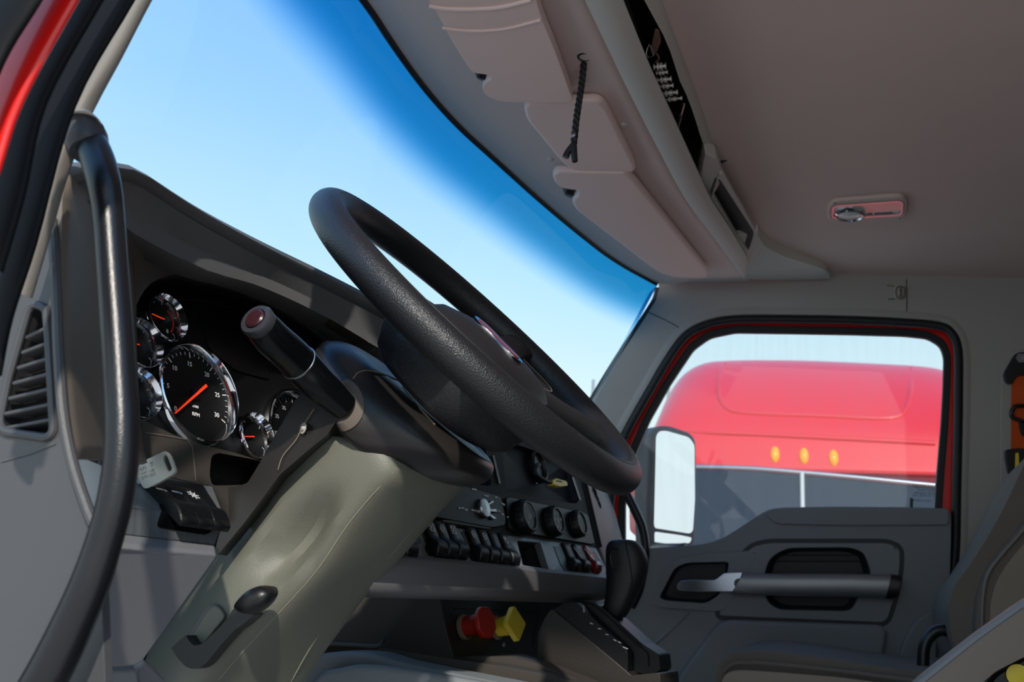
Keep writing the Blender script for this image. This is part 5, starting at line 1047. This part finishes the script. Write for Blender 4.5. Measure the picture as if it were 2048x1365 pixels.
slab('seat_base', [V((-.66, -.20, 1.102)), V((-.66, -.58, 1.102)), V((-.66, -.58, 1.50)), V((-.66, -.20, 1.50))], V((.38, 0, 0)), BLACKP, ds, bev=.02)

# ================================================================== NEIGHBOUR TRUCK seen through the passenger window
TX = 6.0
trk = thing('parked_truck', (TX+1, .3, 0), 'red semi truck parked alongside, its windscreen and three amber roof lights facing the cab', 'truck')
def tx(q, x): return X(*q, x)
# roof: cross-sections going back from the brow; outline of front (y, z) taken once and eased back
pr = [(1316, 940), (1322, 900), (1336, 840), (1352, 790), (1378, 752), (1415, 732), (1460, 727), (1540, 726), (1640, 728), (1760, 734), (1835, 739), (1880, 748), (1920, 772), (1945, 830), (1955, 900), (1962, 990)]
tp3 = [tx(q, TX+1.5) for q in sm2(pr, 3)]
cx_ = sum((p.y for p in tp3))/len(tp3)
def sect(dx, s, zb, zs=1, xa=0):
    out = []
    for p in tp3: out.append(V((TX+dx, cx_+(p.y-cx_)*s, zb+(p.z-zb)*zs)))
    return out
zb = tx((1600, 945), TX).z
rows = [sect(.0, .955, zb, .001), sect(.05, .962, zb, .12), sect(.14, .968, zb, .30), sect(.34, .97, zb, .50), sect(.62, .975, zb, .70), sect(.95, .985, zb, .87), sect(1.3, .995, zb, .97), sect(1.7, 1.0, zb, 1.0), sect(3.6, 1.0, zb, 1.0), sect(3.7, .98, zb, .9)]
rows = cr_rows(rows, 3)
roof = shell('roof_fairing', rows, .02, REDB, trk)
# sculpted channel on the roof
tube('roof_channel', onto(roof, [(1452, 730), (1441, 760), (1440, 795), (1455, 818), (1485, 826), (1550, 830), (1640, 833), (1740, 838), (1790, 836), (1812, 820), (1822, 780), (1822, 738)], .012), .022, REDB, trk, seg=12)
tube('roof_crease', onto(roof, [(1332, 862), (1420, 866), (1520, 870), (1640, 876), (1760, 882), (1870, 888)], .008), .022, REDB, trk, seg=12)
TE = [(1330, 936), (1400, 935), (1500, 938), (1600, 946), (1700, 955), (1800, 965), (1880, 973), (1950, 980)]
brow = [tx(q, TX-.02) for q in TE]
yl, yr = tx((1330, 940), TX).y, tx((1955, 980), TX).y
tube('windscreen_trim', brow, .022, CHR2, trk, seg=12)
# raked windscreen below the trim, divider, pillars, hood
dn = V((-.35, 0, -.94)).normalized()
low_ = [p+dn*.95 for p in brow]
mk('truck_windscreen', brow+low_, [[i, i+1, len(brow)+i+1, len(brow)+i] for i in range(len(brow)-1)], mat('dark_windscreen', '262d33', .12, grain=3, bump=.1), trk)
m_ = tx((1604, 946), TX-.03); tube('screen_divider', [m_, m_+dn*.95], .016, mat('pale_seal', 'b9bcbc', .5), trk, smoothpath=False)
slab('cab_front', [V((TX+.06, yl+.08, zb+.06)), V((TX+.06, yr-.08, zb+.06)), V((TX+.0, yr-.1, 1.3)), V((TX+.0, yl+.1, 1.3))], V((.3, 0, 0)), REDB, trk, bev=.02)
slab('cab_body', [V((TX+.5, yl+.05, zb-.04)), V((TX+.5, yr-.05, zb-.04)), V((TX+.5, yr-.05, .6)), V((TX+.5, yl+.05, .6))], V((3.2, 0, 0)), REDB, trk, bev=.05)
slab('bonnet', [V((TX-1.4, yl-.30, 1.05)), V((TX-1.4, yr+.30, 1.05)), V((TX-.3, yr+.12, 1.85)), V((TX-.3, yl-.12, 1.85))], V((0, 0, -.6)), REDB, trk, bev=.08, segs=4)
slab('dash_mat', [V((TX-.1, yl-.1, 1.95)), V((TX-.1, yr+.1, 1.95)), V((TX+.2, yr+.1, 1.97)), V((TX+.2, yl-.1, 1.97))], V((0, 0, -.05)), DARK, trk)
for q in ((1550, 911), (1608, 914), (1667, 918)):
    p = onto(roof, [q], 0)[0]; f = Fr(p, V((0, -1, 0)), V((.35, 0, 1)))
    if f.n.x > 0: f = Fr(p, V((0, 1, 0)), V((.35, 0, 1)))
    rows = [[f.l(math.cos(a)*r, math.sin(a)*r*2.0, h) for a in [2*math.pi*k/24 for k in range(24)]] for r, h in ((.037, -.01), (.036, .012), (.030, .03), (.018, .042), (.001, .046))]
    loft('marker_lamp', rows, AMB, trk, closed=True, label='amber roof marker lamp' if q[0] != 0 else None)
# wheels of the parked truck
for wheel_y in (yl-.35, yr+.35):
    for xx in (TX-1.0, TX+2.6):
        f = Fr(V((xx, wheel_y, .52)), V((1, 0, 0)), ZAX)
        lathe('truck_wheel', f, [(.30, -.14), (.50, -.14), (.52, -.10), (.52, .10), (.50, .14), (.30, .14), (.26, .05), (.001, .05)], RUB, trk, seg=32)
# thin masts far behind
for q, hh in (((1187, 760), 0), ((1337, 775), 0)):
    p = X(q[0], q[1], 18.0); o = tube('distant_mast', [V((p.x, p.y, 0)), p], [.05, .035], mat('mast_grey', '8f989e', .6), smoothpath=False, seg=8, label='thin grey mast far off beside the %s' % ('windscreen pillar, left of the far door' if q[0] < 1200 else 'red truck, left of its roof'), cat='mast')
